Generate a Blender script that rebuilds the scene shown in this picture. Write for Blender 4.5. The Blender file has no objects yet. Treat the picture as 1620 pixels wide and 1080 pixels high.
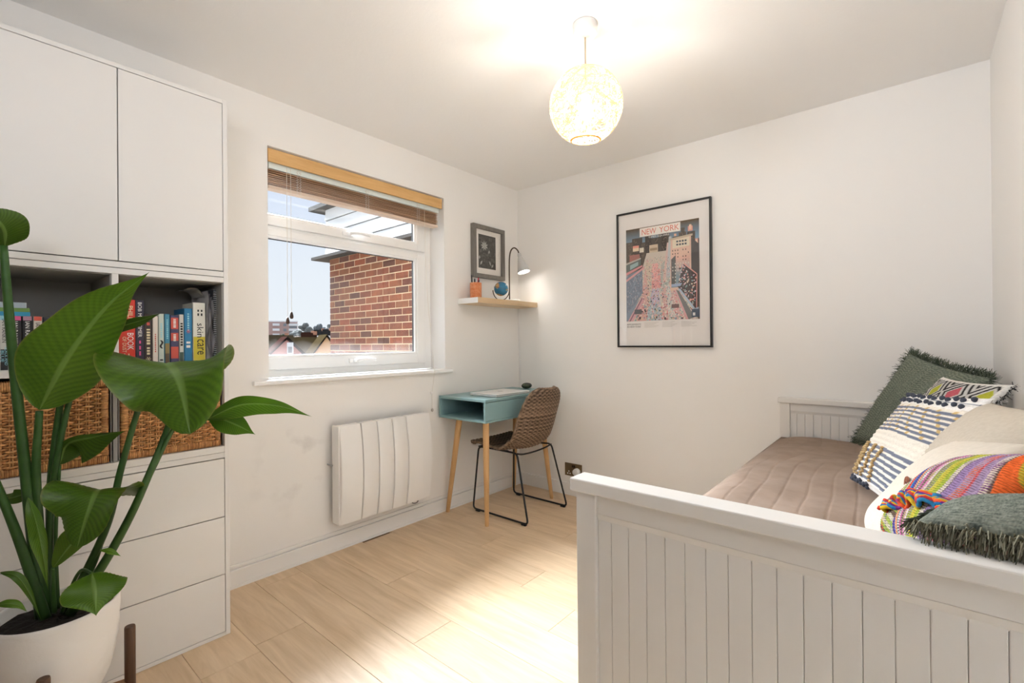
import bpy, bmesh, math, random
import numpy as np
from mathutils import Vector, Matrix
random.seed(7)
rng = np.random.default_rng(7)
SC = bpy.context.scene
COL = SC.collection
PI = math.pi

# ------------------------------------------------------------------ camera
cam_data = bpy.data.cameras.new('camera')
cam_data.sensor_width = 36.0
cam_data.lens = 745.1 / 1620.0 * 36.0
cam_data.clip_start = 0.02
cam_data.clip_end = 600
cam = bpy.data.objects.new('camera', cam_data)
COL.objects.link(cam)
_r = Vector((0.7626577, 0.6467485, -0.0083434))
_u = Vector((0.00793727, 0.00354027, 0.99996223))
_f = Vector((-0.64675361, 0.76269512, 0.0024334))
cam.matrix_world = Matrix((
    (_r.x, _u.x, -_f.x, 2.4158),
    (_r.y, _u.y, -_f.y, 0.0),
    (_r.z, _u.z, -_f.z, 1.1278),
    (0, 0, 0, 1)))
SC.camera = cam

# ------------------------------------------------------------------ world, sun, fill lights, exposure
world = bpy.data.worlds.new('overcast_sky')
SC.world = world
world.use_nodes = True
wn = world.node_tree.nodes
wl = world.node_tree.links
wn.clear()
w_out = wn.new('ShaderNodeOutputWorld')
w_bg = wn.new('ShaderNodeBackground')
w_tc = wn.new('ShaderNodeTexCoord')
w_sep = wn.new('ShaderNodeSeparateXYZ')
w_ramp = wn.new('ShaderNodeValToRGB')
w_noise = wn.new('ShaderNodeTexNoise')
w_mix = wn.new('ShaderNodeMixRGB')
wl.new(w_tc.outputs['Generated'], w_sep.inputs[0])
wl.new(w_sep.outputs['Z'], w_ramp.inputs[0])
w_ramp.color_ramp.elements[0].position = 0.0
w_ramp.color_ramp.elements[0].color = (0.82, 0.85, 0.89, 1)
w_ramp.color_ramp.elements[1].position = 0.32
w_ramp.color_ramp.elements[1].color = (0.50, 0.63, 0.93, 1)
wl.new(w_tc.outputs['Generated'], w_noise.inputs['Vector'])
w_noise.inputs['Scale'].default_value = 2.2
w_noise.inputs['Detail'].default_value = 4
w_mix.blend_type = 'MIX'
wl.new(w_noise.outputs['Fac'], w_mix.inputs[0])
wl.new(w_ramp.outputs[0], w_mix.inputs[1])
w_mix.inputs[2].default_value = (0.86, 0.88, 0.92, 1)
wl.new(w_mix.outputs[0], w_bg.inputs[0])
w_bg.inputs[1].default_value = 0.73
wl.new(w_bg.outputs[0], w_out.inputs[0])

def light(name, kind, loc, energy, color=(1, 1, 1), **kw):
    d = bpy.data.lights.new(name, kind)
    d.energy = energy
    d.color = color
    for k, v in kw.items():
        setattr(d, k, v)
    o = bpy.data.objects.new(name, d)
    o.location = loc
    COL.objects.link(o)
    return o

def aim(o, target):
    o.rotation_euler = (Vector(target) - Vector(o.location)).to_track_quat('-Z', 'Y').to_euler()

# low cloud-veiled sun on the window side: broad, soft daylight falling through the window
sun = light('hazy_sun', 'SUN', (-6, 3, 9), 36, (0.95, 1.0, 1.09), angle=math.radians(50))
aim(sun, (-6 + 0.78, 3 - 0.16, 9 - 0.61))
# added fill light behind the camera, turned up at the ceiling
fill_area = light('ceiling_fill_light', 'AREA', (2.25, -0.42, 1.65), 9.5, (0.95, 1.0, 1.09),
              shape='RECTANGLE', size=0.5, size_y=0.5)
aim(fill_area, (1.95, 0.04, 2.40))
fill_spot = light('right_wall_fill_light', 'SPOT', (0.95, -0.55, 1.55), 66, (0.95, 1.0, 1.09),  # added out-of-view fill spot, aimed at the upper right wall
               spot_size=math.radians(62), spot_blend=1.0, shadow_soft_size=0.35)
aim(fill_spot, (2.60, 2.00, 2.10))

vs = SC.view_settings
vs.view_transform = 'Standard'
vs.look = 'None'
vs.exposure = 0.60
vs.gamma = 1.0
vs.use_curve_mapping = False
SC.cycles.max_bounces = 10
SC.cycles.diffuse_bounces = 7
SC.cycles.transparent_max_bounces = 12
SC.cycles.use_denoising = True

# ------------------------------------------------------------------ material helpers
def nt(m):
    m.use_nodes = True
    t = m.node_tree
    return t, t.nodes['Principled BSDF']

def add_bump(t, b, scale, strength, dist=0.002, kind='noise', stretch=None):
    tc = t.nodes.new('ShaderNodeTexCoord')
    src = tc.outputs['Object']
    if stretch:
        mp = t.nodes.new('ShaderNodeMapping')
        mp.inputs['Scale'].default_value = stretch
        t.links.new(src, mp.inputs[0])
        src = mp.outputs[0]
    n = t.nodes.new('ShaderNodeTexNoise')
    n.inputs['Scale'].default_value = scale
    n.inputs['Detail'].default_value = 5
    t.links.new(src, n.inputs['Vector'])
    bp = t.nodes.new('ShaderNodeBump')
    bp.inputs['Strength'].default_value = strength
    bp.inputs['Distance'].default_value = dist
    t.links.new(n.outputs['Fac'], bp.inputs['Height'])
    t.links.new(bp.outputs[0], b.inputs['Normal'])

def mat(name, col, rough=0.5, metal=0.0, spec=0.5, bump=None, col2=None, nscale=20, stretch=None, trans=0.0):
    m = bpy.data.materials.new(name)
    t, b = nt(m)
    b.inputs['Base Color'].default_value = (*col, 1)
    b.inputs['Roughness'].default_value = rough
    b.inputs['Metallic'].default_value = metal
    b.inputs['Specular IOR Level'].default_value = spec
    if col2:
        tc = t.nodes.new('ShaderNodeTexCoord')
        mp = t.nodes.new('ShaderNodeMapping')
        mp.inputs['Scale'].default_value = stretch or (1, 1, 1)
        n = t.nodes.new('ShaderNodeTexNoise')
        n.inputs['Scale'].default_value = nscale
        n.inputs['Detail'].default_value = 6
        r = t.nodes.new('ShaderNodeValToRGB')
        r.color_ramp.elements[0].position = 0.35
        r.color_ramp.elements[1].position = 0.65
        r.color_ramp.elements[0].color = (*col, 1)
        r.color_ramp.elements[1].color = (*col2, 1)
        t.links.new(tc.outputs['Object'], mp.inputs[0])
        t.links.new(mp.outputs[0], n.inputs['Vector'])
        t.links.new(n.outputs['Fac'], r.inputs[0])
        t.links.new(r.outputs[0], b.inputs['Base Color'])
    if bump:
        add_bump(t, b, *bump)
    if trans:
        tr = t.nodes.new('ShaderNodeBsdfTranslucent')
        tr.inputs[0].default_value = (*col, 1)
        mx = t.nodes.new('ShaderNodeMixShader')
        mx.inputs[0].default_value = trans
        out = t.nodes['Material Output']
        t.links.new(b.outputs[0], mx.inputs[1])
        t.links.new(tr.outputs[0], mx.inputs[2])
        t.links.new(mx.outputs[0], out.inputs[0])
    return m

def painted(name, rough=0.8, bump=None, spec=0.3, trans=0.0, noise=0.0, nscale=200):
    """colour comes from the mesh's own colour layer"""
    m = bpy.data.materials.new(name)
    t, b = nt(m)
    a = t.nodes.new('ShaderNodeVertexColor')
    a.layer_name = 'Col'
    src = a.outputs[0]
    if noise:
        tc = t.nodes.new('ShaderNodeTexCoord')
        n = t.nodes.new('ShaderNodeTexNoise')
        n.inputs['Scale'].default_value = nscale
        n.inputs['Detail'].default_value = 3
        t.links.new(tc.outputs['Object'], n.inputs['Vector'])
        mr = t.nodes.new('ShaderNodeMapRange')
        mr.inputs['From Min'].default_value = 0.3
        mr.inputs['From Max'].default_value = 0.7
        mr.inputs['To Min'].default_value = 1 - noise
        mr.inputs['To Max'].default_value = 1 + noise
        t.links.new(n.outputs['Fac'], mr.inputs['Value'])
        vm = t.nodes.new('ShaderNodeVectorMath')
        vm.operation = 'SCALE'
        t.links.new(src, vm.inputs[0])
        t.links.new(mr.outputs[0], vm.inputs['Scale'])
        src = vm.outputs[0]
    t.links.new(src, b.inputs['Base Color'])
    b.inputs['Roughness'].default_value = rough
    b.inputs['Specular IOR Level'].default_value = spec
    if bump:
        add_bump(t, b, *bump)
    if trans:
        tr = t.nodes.new('ShaderNodeBsdfTranslucent')
        t.links.new(src, tr.inputs[0])
        mx = t.nodes.new('ShaderNodeMixShader')
        mx.inputs[0].default_value = trans
        out = t.nodes['Material Output']
        t.links.new(b.outputs[0], mx.inputs[1])
        t.links.new(tr.outputs[0], mx.inputs[2])
        t.links.new(mx.outputs[0], out.inputs[0])
    return m

def wood(name, c1, c2, stretch, scale=9, rough=0.45, rand=0.0, contrast=(0.3, 0.7), bump=0.08):
    """grain along the axis with the small stretch value; per-object shift and tint"""
    m = bpy.data.materials.new(name)
    t, b = nt(m)
    tc = t.nodes.new('ShaderNodeTexCoord')
    oi = t.nodes.new('ShaderNodeObjectInfo')
    ad = t.nodes.new('ShaderNodeVectorMath')
    ad.operation = 'ADD'
    sc = t.nodes.new('ShaderNodeVectorMath')
    sc.operation = 'SCALE'
    sc.inputs[0].default_value = (37, 53, 71)
    t.links.new(oi.outputs['Random'], sc.inputs['Scale'])
    t.links.new(tc.outputs['Object'], ad.inputs[0])
    t.links.new(sc.outputs[0], ad.inputs[1])
    mp = t.nodes.new('ShaderNodeMapping')
    mp.inputs['Scale'].default_value = stretch
    t.links.new(ad.outputs[0], mp.inputs[0])
    n = t.nodes.new('ShaderNodeTexNoise')
    n.inputs['Scale'].default_value = scale
    n.inputs['Detail'].default_value = 8
    n.inputs['Roughness'].default_value = 0.62
    n.inputs['Distortion'].default_value = 0.7
    t.links.new(mp.outputs[0], n.inputs['Vector'])
    r = t.nodes.new('ShaderNodeValToRGB')
    r.color_ramp.elements[0].position = contrast[0]
    r.color_ramp.elements[1].position = contrast[1]
    r.color_ramp.elements[0].color = (*c1, 1)
    r.color_ramp.elements[1].color = (*c2, 1)
    t.links.new(n.outputs['Fac'], r.inputs[0])
    src = r.outputs[0]
    if rand:
        mr = t.nodes.new('ShaderNodeMapRange')
        mr.inputs['To Min'].default_value = 1 - rand
        mr.inputs['To Max'].default_value = 1 + rand
        t.links.new(oi.outputs['Random'], mr.inputs['Value'])
        vm = t.nodes.new('ShaderNodeVectorMath')
        vm.operation = 'SCALE'
        t.links.new(src, vm.inputs[0])
        t.links.new(mr.outputs[0], vm.inputs['Scale'])
        src = vm.outputs[0]
    t.links.new(src, b.inputs['Base Color'])
    b.inputs['Roughness'].default_value = rough
    bp = t.nodes.new('ShaderNodeBump')
    bp.inputs['Strength'].default_value = bump
    bp.inputs['Distance'].default_value = 0.002
    t.links.new(n.outputs['Fac'], bp.inputs['Height'])
    t.links.new(bp.outputs[0], b.inputs['Normal'])
    return m

def emit(name, col, strength):
    m = bpy.data.materials.new(name)
    t, b = nt(m)
    b.inputs['Base Color'].default_value = (*col, 1)
    b.inputs['Emission Color'].default_value = (*col, 1)
    b.inputs['Emission Strength'].default_value = strength
    return m

def ramp_by_object(name, cols, rough=0.85, bump=None, grain=0.15, gscale=30):
    m = bpy.data.materials.new(name)
    t, b = nt(m)
    oi = t.nodes.new('ShaderNodeObjectInfo')
    r = t.nodes.new('ShaderNodeValToRGB')
    r.color_ramp.interpolation = 'CONSTANT'
    e = r.color_ramp.elements
    e[0].position = 0
    e[0].color = (*cols[0], 1)
    e[1].position = 1 / len(cols)
    e[1].color = (*cols[1], 1)
    for i in range(2, len(cols)):
        k = e.new(i / len(cols))
        k.color = (*cols[i], 1)
    t.links.new(oi.outputs['Random'], r.inputs[0])
    tc = t.nodes.new('ShaderNodeTexCoord')
    ge = t.nodes.new('ShaderNodeNewGeometry')
    n = t.nodes.new('ShaderNodeTexNoise')
    n.inputs['Scale'].default_value = gscale
    n.inputs['Detail'].default_value = 5
    t.links.new(ge.outputs['Position'], n.inputs['Vector'])
    mr = t.nodes.new('ShaderNodeMapRange')
    mr.inputs['From Min'].default_value = 0.3
    mr.inputs['From Max'].default_value = 0.7
    mr.inputs['To Min'].default_value = 1 - grain
    mr.inputs['To Max'].default_value = 1 + grain
    t.links.new(n.outputs['Fac'], mr.inputs['Value'])
    vm = t.nodes.new('ShaderNodeVectorMath')
    vm.operation = 'SCALE'
    t.links.new(r.outputs[0], vm.inputs[0])
    t.links.new(mr.outputs[0], vm.inputs['Scale'])
    t.links.new(vm.outputs[0], b.inputs['Base Color'])
    b.inputs['Roughness'].default_value = rough
    if bump:
        add_bump(t, b, *bump)
    return m

# ------------------------------------------------------------------ geometry helpers
class MB:
    def __init__(self):
        self.v, self.f, self.c = [], [], []

    def quad(self, a, b, c, d, col=None):
        i = len(self.v)
        self.v += [tuple(a), tuple(b), tuple(c), tuple(d)]
        self.f.append((i, i + 1, i + 2, i + 3))
        if col is not None:
            self.c += [col] * 4

    def poly(self, pts, col=None):
        i = len(self.v)
        self.v += [tuple(p) for p in pts]
        self.f.append(tuple(range(i, i + len(pts))))
        if col is not None:
            self.c += [col] * len(pts)

    def box(self, x0, x1, y0, y1, z0, z1, bev=0.0, col=None):
        if bev <= 0:
            i = len(self.v)
            self.v += [(x0, y0, z0), (x1, y0, z0), (x1, y1, z0), (x0, y1, z0),
                       (x0, y0, z1), (x1, y0, z1), (x1, y1, z1), (x0, y1, z1)]
            self.f += [(i, i + 3, i + 2, i + 1), (i + 4, i + 5, i + 6, i + 7), (i, i + 1, i + 5, i + 4),
                       (i + 1, i + 2, i + 6, i + 5), (i + 2, i + 3, i + 7, i + 6), (i + 3, i, i + 4, i + 7)]
            n = 8
        else:
            bm = bmesh.new()
            bmesh.ops.create_cube(bm, size=1)
            for v in bm.verts:
                v.co = ((x0 + x1) / 2 + v.co.x * (x1 - x0), (y0 + y1) / 2 + v.co.y * (y1 - y0), (z0 + z1) / 2 + v.co.z * (z1 - z0))
            bmesh.ops.bevel(bm, geom=bm.edges[:], offset=bev, segments=2, affect='EDGES', profile=0.5)
            n = self.bm(bm)
        if col is not None:
            self.c += [col] * n
        return self

    def bm(self, bm):
        bm.verts.ensure_lookup_table()
        i = len(self.v)
        bm.verts.index_update()
        self.v += [tuple(v.co) for v in bm.verts]
        self.f += [tuple(i + v.index for v in f.verts) for f in bm.faces]
        n = len(bm.verts)
        bm.free()
        return n

    def tube(self, pts, r, n=8, caps=True, col=None):
        pts = [Vector(p) for p in pts]
        m = len(pts)
        rs = r if hasattr(r, '__len__') else [r] * m
        t0 = (pts[1] - pts[0]).normalized()
        up = Vector((0, 0, 1)) if abs(t0.z) < 0.9 else Vector((1, 0, 0))
        side = t0.cross(up).normalized()
        base = len(self.v)
        for k in range(m):
            a = pts[max(0, k - 1)]
            b = pts[min(m - 1, k + 1)]
            t = (b - a).normalized()
            side = (side - t * side.dot(t))
            side = side.normalized() if side.length > 1e-6 else t.orthogonal().normalized()
            o = t.cross(side)
            for j in range(n):
                an = 2 * PI * j / n
                p = pts[k] + (side * math.cos(an) + o * math.sin(an)) * rs[k]
                self.v.append(tuple(p))
        for k in range(m - 1):
            for j in range(n):
                a = base + k * n + j
                b = base + k * n + (j + 1) % n
                self.f.append((a, b, b + n, a + n))
        if caps:
            self.f.append(tuple(base + j for j in range(n))[::-1])
            self.f.append(tuple(base + (m - 1) * n + j for j in range(n)))
        if col is not None:
            self.c += [col] * (m * n)
        return self

    def lathe(self, prof, n=32, cx=0, cy=0, closed=True):
        base = len(self.v)
        for r, z in prof:
            for j in range(n):
                a = 2 * PI * j / n
                self.v.append((cx + r * math.cos(a), cy + r * math.sin(a), z))
        for k in range(len(prof) - 1):
            for j in range(n):
                a = base + k * n + j
                b = base + k * n + (j + 1) % n
                self.f.append((a, b, b + n, a + n))
        if closed:
            self.f.append(tuple(base + j for j in range(n))[::-1])
            self.f.append(tuple(base + (len(prof) - 1) * n + j for j in range(n)))
        return self

    def grid(self, P, C=None, flip=False, wrap=False):
        """P: (a, b, 3) array"""
        a, b = P.shape[:2]
        base = len(self.v)
        self.v += [tuple(p) for p in P.reshape(-1, 3).tolist()]
        if C is not None:
            self.c += [tuple(c) for c in C.reshape(-1, 3).tolist()]
        for i in range(a - 1):
            for j in range(b if wrap else b - 1):
                j2 = (j + 1) % b
                q = (base + i * b + j, base + i * b + j2, base + (i + 1) * b + j2, base + (i + 1) * b + j)
                self.f.append(q[::-1] if flip else q)
        return self

    def ball(self, c, r, seg=12, rings=8, sc=(1, 1, 1), col=None):
        bm = bmesh.new()
        bmesh.ops.create_uvsphere(bm, u_segments=seg, v_segments=rings, radius=r)
        for v in bm.verts:
            v.co = (c[0] + v.co.x * sc[0], c[1] + v.co.y * sc[1], c[2] + v.co.z * sc[2])
        n = self.bm(bm)
        if col is not None:
            self.c += [col] * n
        return self

    def mesh(self, name, material, smooth=False):
        me = bpy.data.meshes.new(name)
        me.from_pydata(self.v, [], self.f)
        if self.c:
            at = me.color_attributes.new('Col', 'FLOAT_COLOR', 'POINT')
            arr = np.ones((len(self.v), 4), dtype=np.float32)
            arr[:, :3] = np.array(self.c, dtype=np.float32)
            at.data.foreach_set('color', arr.ravel())
        me.materials.append(material)
        if smooth:
            me.shade_smooth()
            if smooth != 'all':
                me.set_sharp_from_angle(angle=math.radians(40))
        me.update()
        return me

def wloc(o):
    p = Vector((0, 0, 0))
    while o is not None:
        p += o.location
        o = o.parent
    return p

def link(name, data, parent=None, world=(0, 0, 0), rot=None, scale=None):
    o = bpy.data.objects.new(name, data)
    COL.objects.link(o)
    if parent is not None:
        o.parent = parent
        o.location = Vector(world) - wloc(parent)
    else:
        o.location = world
    if rot:
        o.rotation_euler = rot
    if scale:
        o.scale = scale
    return o

def tag(o, label, cat, group=None, kind=None):
    o['label'] = label
    o['category'] = cat
    if group:
        o['group'] = group
    if kind:
        o['kind'] = kind
    return o

def thing(name, label, cat, loc, group=None):
    o = bpy.data.objects.new(name, None)
    o.empty_display_size = 0.05
    COL.objects.link(o)
    o.location = loc
    return tag(o, label, cat, group)

def part(name, mb, material, parent=None, smooth=False):
    """mesh written in room coordinates, hung under its thing"""
    return link(name, mb.mesh(name, material, smooth), parent)

def single(name, mb, material, label, cat, smooth=False, group=None):
    """a thing made of one mesh; origin moved to its base"""
    a = np.array(mb.v)
    c = (a.min(0) + a.max(0)) / 2
    c[2] = a[:, 2].min()
    mb.v = [tuple(p) for p in (a - c).tolist()]
    o = link(name, mb.mesh(name, material, smooth), None, tuple(c))
    return tag(o, label, cat, group)

def struct(name, mb, material, parent=None, smooth=False):
    o = part(name, mb, material, parent, smooth)
    if parent is None:
        o['kind'] = 'structure'
    return o

def text_part(name, body, size, material, origin, dx, dy, parent, width=None, height=None, align='CENTER', depth=0.0002, spacing=1.0):
    """flat printed lettering, laid out along dx with letter tops towards dy"""
    cu = bpy.data.curves.new('lettering', 'FONT')
    cu.body = body
    cu.size = size
    cu.align_x = align
    cu.align_y = 'CENTER'
    cu.extrude = 0
    cu.resolution_u = 2
    cu.space_character = spacing
    tmp = bpy.data.objects.new('lettering_source', cu)
    COL.objects.link(tmp)
    dg = bpy.context.evaluated_depsgraph_get()
    me = bpy.data.meshes.new_from_object(tmp.evaluated_get(dg))
    bpy.data.objects.remove(tmp)
    n = len(me.vertices)
    if n == 0:
        return None
    co = np.empty(n * 3)
    me.vertices.foreach_get('co', co)
    co = co.reshape(-1, 3)
    w = co[:, 0].max() - co[:, 0].min()
    hh = co[:, 1].max() - co[:, 1].min()
    sx = width / w if width else 1
    sy = height / hh if height else sx
    co[:, 0] *= sx
    co[:, 1] = (co[:, 1] - (co[:, 1].max() + co[:, 1].min()) / 2) * sy
    dx = np.array(dx, float)
    dy = np.array(dy, float)
    nz = np.cross(dx, dy)
    P = np.array(origin) + co[:, :1] * dx + co[:, 1:2] * dy + nz * depth
    me.vertices.foreach_set('co', P.ravel())
    me.materials.clear()
    me.materials.append(material)
    me.update()
    return link(name, me, parent)

def bez(pts, n):
    """smooth curve through points (Catmull-Rom)"""
    P = [np.array(p, float) for p in pts]
    P = [2 * P[0] - P[1]] + P + [2 * P[-1] - P[-2]]
    out = []
    m = len(P) - 3
    for k in range(n + 1):
        s = k / n * m
        i = min(int(s), m - 1)
        t = s - i
        a, b, c, d = P[i:i + 4]
        out.append(0.5 * (2 * b + (c - a) * t + (2 * a - 5 * b + 4 * c - d) * t * t + (3 * b - a - 3 * c + d) * t ** 3))
    return out

# ------------------------------------------------------------------ room
RX, Y0, YR, H = 2.688, 2.93, -0.75, 2.35
WY0, WY1, WZ0, WZ1 = 0.995, 2.145, 0.945, 2.112
WYF = 0.915          # the frame runs on behind the plaster return on the left

M_white = mat('white_lacquer', (0.80, 0.785, 0.76), 0.38, bump=(60, 0.02))
M_upvc = mat('white_upvc', (0.86, 0.86, 0.85), 0.3)
M_wall = mat('warm_white_wall_paint', (0.84, 0.825, 0.80), 0.9, spec=0.2, bump=(35, 0.10, 0.003))
M_ceil = mat('ceiling_paint', (0.86, 0.85, 0.835), 0.95, spec=0.1, bump=(70, 0.18, 0.003))
M_rear = mat('darkened_rear_wall_paint', (0.27, 0.25, 0.23), 0.9, spec=0.2, bump=(35, 0.1, 0.003))  # unseen rear wall, colour darkened to dim the light on the footboard
M_skirt = mat('skirting_gloss', (0.82, 0.81, 0.79), 0.4, bump=(12, 0.05))

# the window wall carries a few scuffs beside the heater
M_wallw = M_wall.copy()
M_wallw.name = 'warm_white_wall_paint_scuffed'
t = M_wallw.node_tree
b = t.nodes['Principled BSDF']
ge = t.nodes.new('ShaderNodeNewGeometry')
n1 = t.nodes.new('ShaderNodeTexNoise')
n1.inputs['Scale'].default_value = 7
n1.inputs['Detail'].default_value = 6
ds = t.nodes.new('ShaderNodeVectorMath')
ds.operation = 'DISTANCE'
ds.inputs[1].default_value = (0, 1.17, 0.52)
mr = t.nodes.new('ShaderNodeMapRange')
mr.inputs['From Min'].default_value = 0.34
mr.inputs['From Max'].default_value = 0.02
r1 = t.nodes.new('ShaderNodeMapRange')
r1.inputs['From Min'].default_value = 0.56
r1.inputs['From Max'].default_value = 0.74
mu = t.nodes.new('ShaderNodeMath')
mu.operation = 'MULTIPLY'
mx = t.nodes.new('ShaderNodeMixRGB')
t.links.new(ge.outputs['Position'], n1.inputs['Vector'])
t.links.new(ge.outputs['Position'], ds.inputs[0])
t.links.new(ds.outputs['Value'], mr.inputs['Value'])
t.links.new(n1.outputs['Fac'], r1.inputs['Value'])
t.links.new(mr.outputs[0], mu.inputs[0])
t.links.new(r1.outputs[0], mu.inputs[1])
t.links.new(mu.outputs[0], mx.inputs[0])
mx.inputs[1].default_value = (0.84, 0.825, 0.80, 1)
mx.inputs[2].default_value = (0.66, 0.64, 0.62, 1)
t.links.new(mx.outputs[0], b.inputs['Base Color'])

TW = 0.28
mb = MB()
mb.box(-TW, 0, YR, WYF, 0, H)
mb.box(-0.118, 0, WYF, WY0, 0, H)
mb.box(-TW, -0.118, WYF, WY0, 0, WZ0)
mb.box(-TW, -0.118, WYF, WY0, WZ1, H)
mb.box(-TW, 0, WY1, Y0, 0, H)
mb.box(-TW, 0, WY0, WY1, 0, WZ0)
mb.box(-TW, 0, WY0, WY1, WZ1, H)
struct('wall_left', mb, M_wallw)
struct('wall_back', MB().box(-TW, RX + 0.12, Y0, Y0 + 0.02, 0, H), M_wall)
struct('wall_right', MB().box(RX, RX + 0.12, YR, Y0, 0, H), M_wall)
struct('wall_rear', MB().box(-TW, RX + 0.12, YR - 0.1, YR, 0, H), M_rear)
struct('ceiling', MB().box(-TW, RX + 0.12, YR - 0.1, Y0 + 0.02, H, H + 0.1), M_ceil)

def skirting(name, mbx):
    return struct(name, mbx, M_skirt)
mb = MB()
mb.box(0, 0.014, 0.69, Y0, 0, 0.082, 0.003)
mb.box(0, 0.020, 0.69, Y0, 0.0, 0.012)
skirting('baseboard_left', mb)
mb = MB()
mb.box(0.014, RX, Y0 - 0.014, Y0, 0, 0.092, 0.003)
skirting('baseboard_back', mb)
skirting('baseboard_right', MB().box(RX - 0.014, RX, YR, Y0 - 0.014, 0, 0.092, 0.003))
mb = MB()
mb.box(0.0, 0.007, 0.69, Y0 - 0.01, 0.088, 0.104, 0.002)
struct('trim_1', mb, M_skirt)

# floor: subfloor plus individual oak planks
floor = struct('floor', MB().box(-0.0, RX, YR, Y0, -0.06, -0.0095), mat('subfloor', (0.20, 0.13, 0.07), 0.9))
M_oak = wood('pale_oak_plank', (0.57, 0.405, 0.245), (0.76, 0.585, 0.40), (0.55, 5.5, 5.5), 5.0, 0.42, 0.045, (0.28, 0.72), 0.06)
PW, PL = 0.1925, 1.29
joints = {0: 0.53, 1: 0.10, 2: 0.98, 3: 0.531, 4: 1.325, 5: 1.03, 6: 0.585, 7: 0.20, 8: 0.88, 9: 0.35, 10: 1.18, 11: 0.70}
cache = {}
def plank_mesh(w, l):
    k = (round(w, 4), round(l, 4))
    if k not in cache:
        mbp = MB().box(0, l, 0, w, -0.010, 0.0, 0.0011)
        cache[k] = mbp.mesh('plank', M_oak)
    return cache[k]
for k in range(-8, 12):
    ya = 0.72 + PW * k
    yb = min(ya + PW, Y0)
    ya = max(ya, YR)
    if yb - ya < 0.02:
        continue
    j = joints.get(k, (0.37 * (k + 20)) % PL)
    x = j - PL
    while x < RX:
        xa, xb = max(x, 0.0), min(x + PL, RX)
        if xb - xa > 0.03:
            link('plank', plank_mesh(yb - ya - 0.0012, xb - xa - 0.0012), floor, (xa + 0.0006, ya + 0.0006, 0))
        x += PL

# ------------------------------------------------------------------ window
win = link('window_1', MB().box(-0.212, -0.205, WYF, WY1, WZ0, WZ0 + 0.004).mesh('window_drip', M_upvc), None)
win['kind'] = 'structure'

def rect_frame(y0, y1, z0, z1, x0, x1, wy, wzb, wzt, bev=0.004):
    m = MB()
    m.box(x0, x1, y0, y0 + wy, z0, z1, bev)
    m.box(x0, x1, y1 - wy, y1, z0, z1, bev)
    m.box(x0, x1, y0 + wy - 0.002, y1 - wy + 0.002, z0, z0 + wzb, bev)
    m.box(x0, x1, y0 + wy - 0.002, y1 - wy + 0.002, z1 - wzt, z1, bev)
    return m
m = rect_frame(WYF, WY1, WZ0 + 0.01, WZ1, -0.205, -0.145, 0.056, 0.055, 0.055)
part('window_frame', m, M_upvc, win)
part('transom', MB().box(-0.205, -0.145, WYF + 0.05, WY1 - 0.05, 1.725, 1.765, 0.004), M_upvc, win)
def sash(z0, z1, wb, wt):
    s = part('sash', rect_frame(0.945, 2.085, z0, z1, -0.185, -0.128, 0.070, wb, wt, 0.005), M_upvc, win)
    part('glazing_bead', rect_frame(1.008, 2.020, z0 + wb - 0.006, z1 - wt + 0.006, -0.160, -0.134, 0.022, 0.018, 0.018, 0.006), M_upvc, s)
    part('gasket', rect_frame(1.026, 2.002, z0 + wb + 0.010, z1 - wt - 0.010, -0.163, -0.150, 0.006, 0.005, 0.005, 0.0), mat('black_gasket', (0.03, 0.03, 0.03), 0.6), s)
    return s
s_low = sash(0.995, 1.738, 0.066, 0.040)
s_top = sash(1.752, 2.066, 0.050, 0.040)

# glass, misted with condensation along the bottom of the lower pane
M_glass = bpy.data.materials.new('window_glass')
t, b = nt(M_glass)
t.nodes.remove(b)
tr = t.nodes.new('ShaderNodeBsdfTransparent')
tr.inputs[0].default_value = (0.97, 0.985, 0.98, 1)
gl = t.nodes.new('ShaderNodeBsdfGlossy')
gl.inputs['Roughness'].default_value = 0.02
fr = t.nodes.new('ShaderNodeFresnel')
fr.inputs['IOR'].default_value = 1.25
mxa = t.nodes.new('ShaderNodeMixShader')
t.links.new(fr.outputs[0], mxa.inputs[0])
t.links.new(tr.outputs[0], mxa.inputs[1])
t.links.new(gl.outputs[0], mxa.inputs[2])
tl = t.nodes.new('ShaderNodeBsdfTranslucent')
tl.inputs[0].default_value = (0.86, 0.80, 0.76, 1)
ge = t.nodes.new('ShaderNodeNewGeometry')
sp = t.nodes.new('ShaderNodeSeparateXYZ')
nz = t.nodes.new('ShaderNodeTexNoise')
nz.inputs['Scale'].default_value = 9
nz.inputs['Detail'].default_value = 4
ma = t.nodes.new('ShaderNodeMath')
ma.operation = 'MULTIPLY_ADD'
ma.inputs[1].default_value = 0.10
mr = t.nodes.new('ShaderNodeMapRange')
mr.inputs['From Min'].default_value = 1.20
mr.inputs['From Max'].default_value = 1.10
mr.inputs['To Min'].default_value = 0.0
mr.inputs['To Max'].default_value = 0.032
t.links.new(ge.outputs['Position'], sp.inputs[0])
t.links.new(ge.outputs['Position'], nz.inputs['Vector'])
t.links.new(nz.outputs['Fac'], ma.inputs[0])
t.links.new(sp.outputs['Z'], ma.inputs[2])
t.links.new(ma.outputs[0], mr.inputs['Value'])
mxb = t.nodes.new('ShaderNodeMixShader')
t.links.new(mr.outputs[0], mxb.inputs[0])
t.links.new(mxa.outputs[0], mxb.inputs[1])
t.links.new(tl.outputs[0], mxb.inputs[2])
t.links.new(mxb.outputs[0], t.nodes['Material Output'].inputs[0])
part('pane', MB().box(-0.1585, -0.1575, 1.018, 2.010, 1.060, 1.700), M_glass, s_low)
part('pane', MB().box(-0.1585, -0.1575, 1.018, 2.010, 1.800, 2.030), M_glass, s_top)

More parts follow.
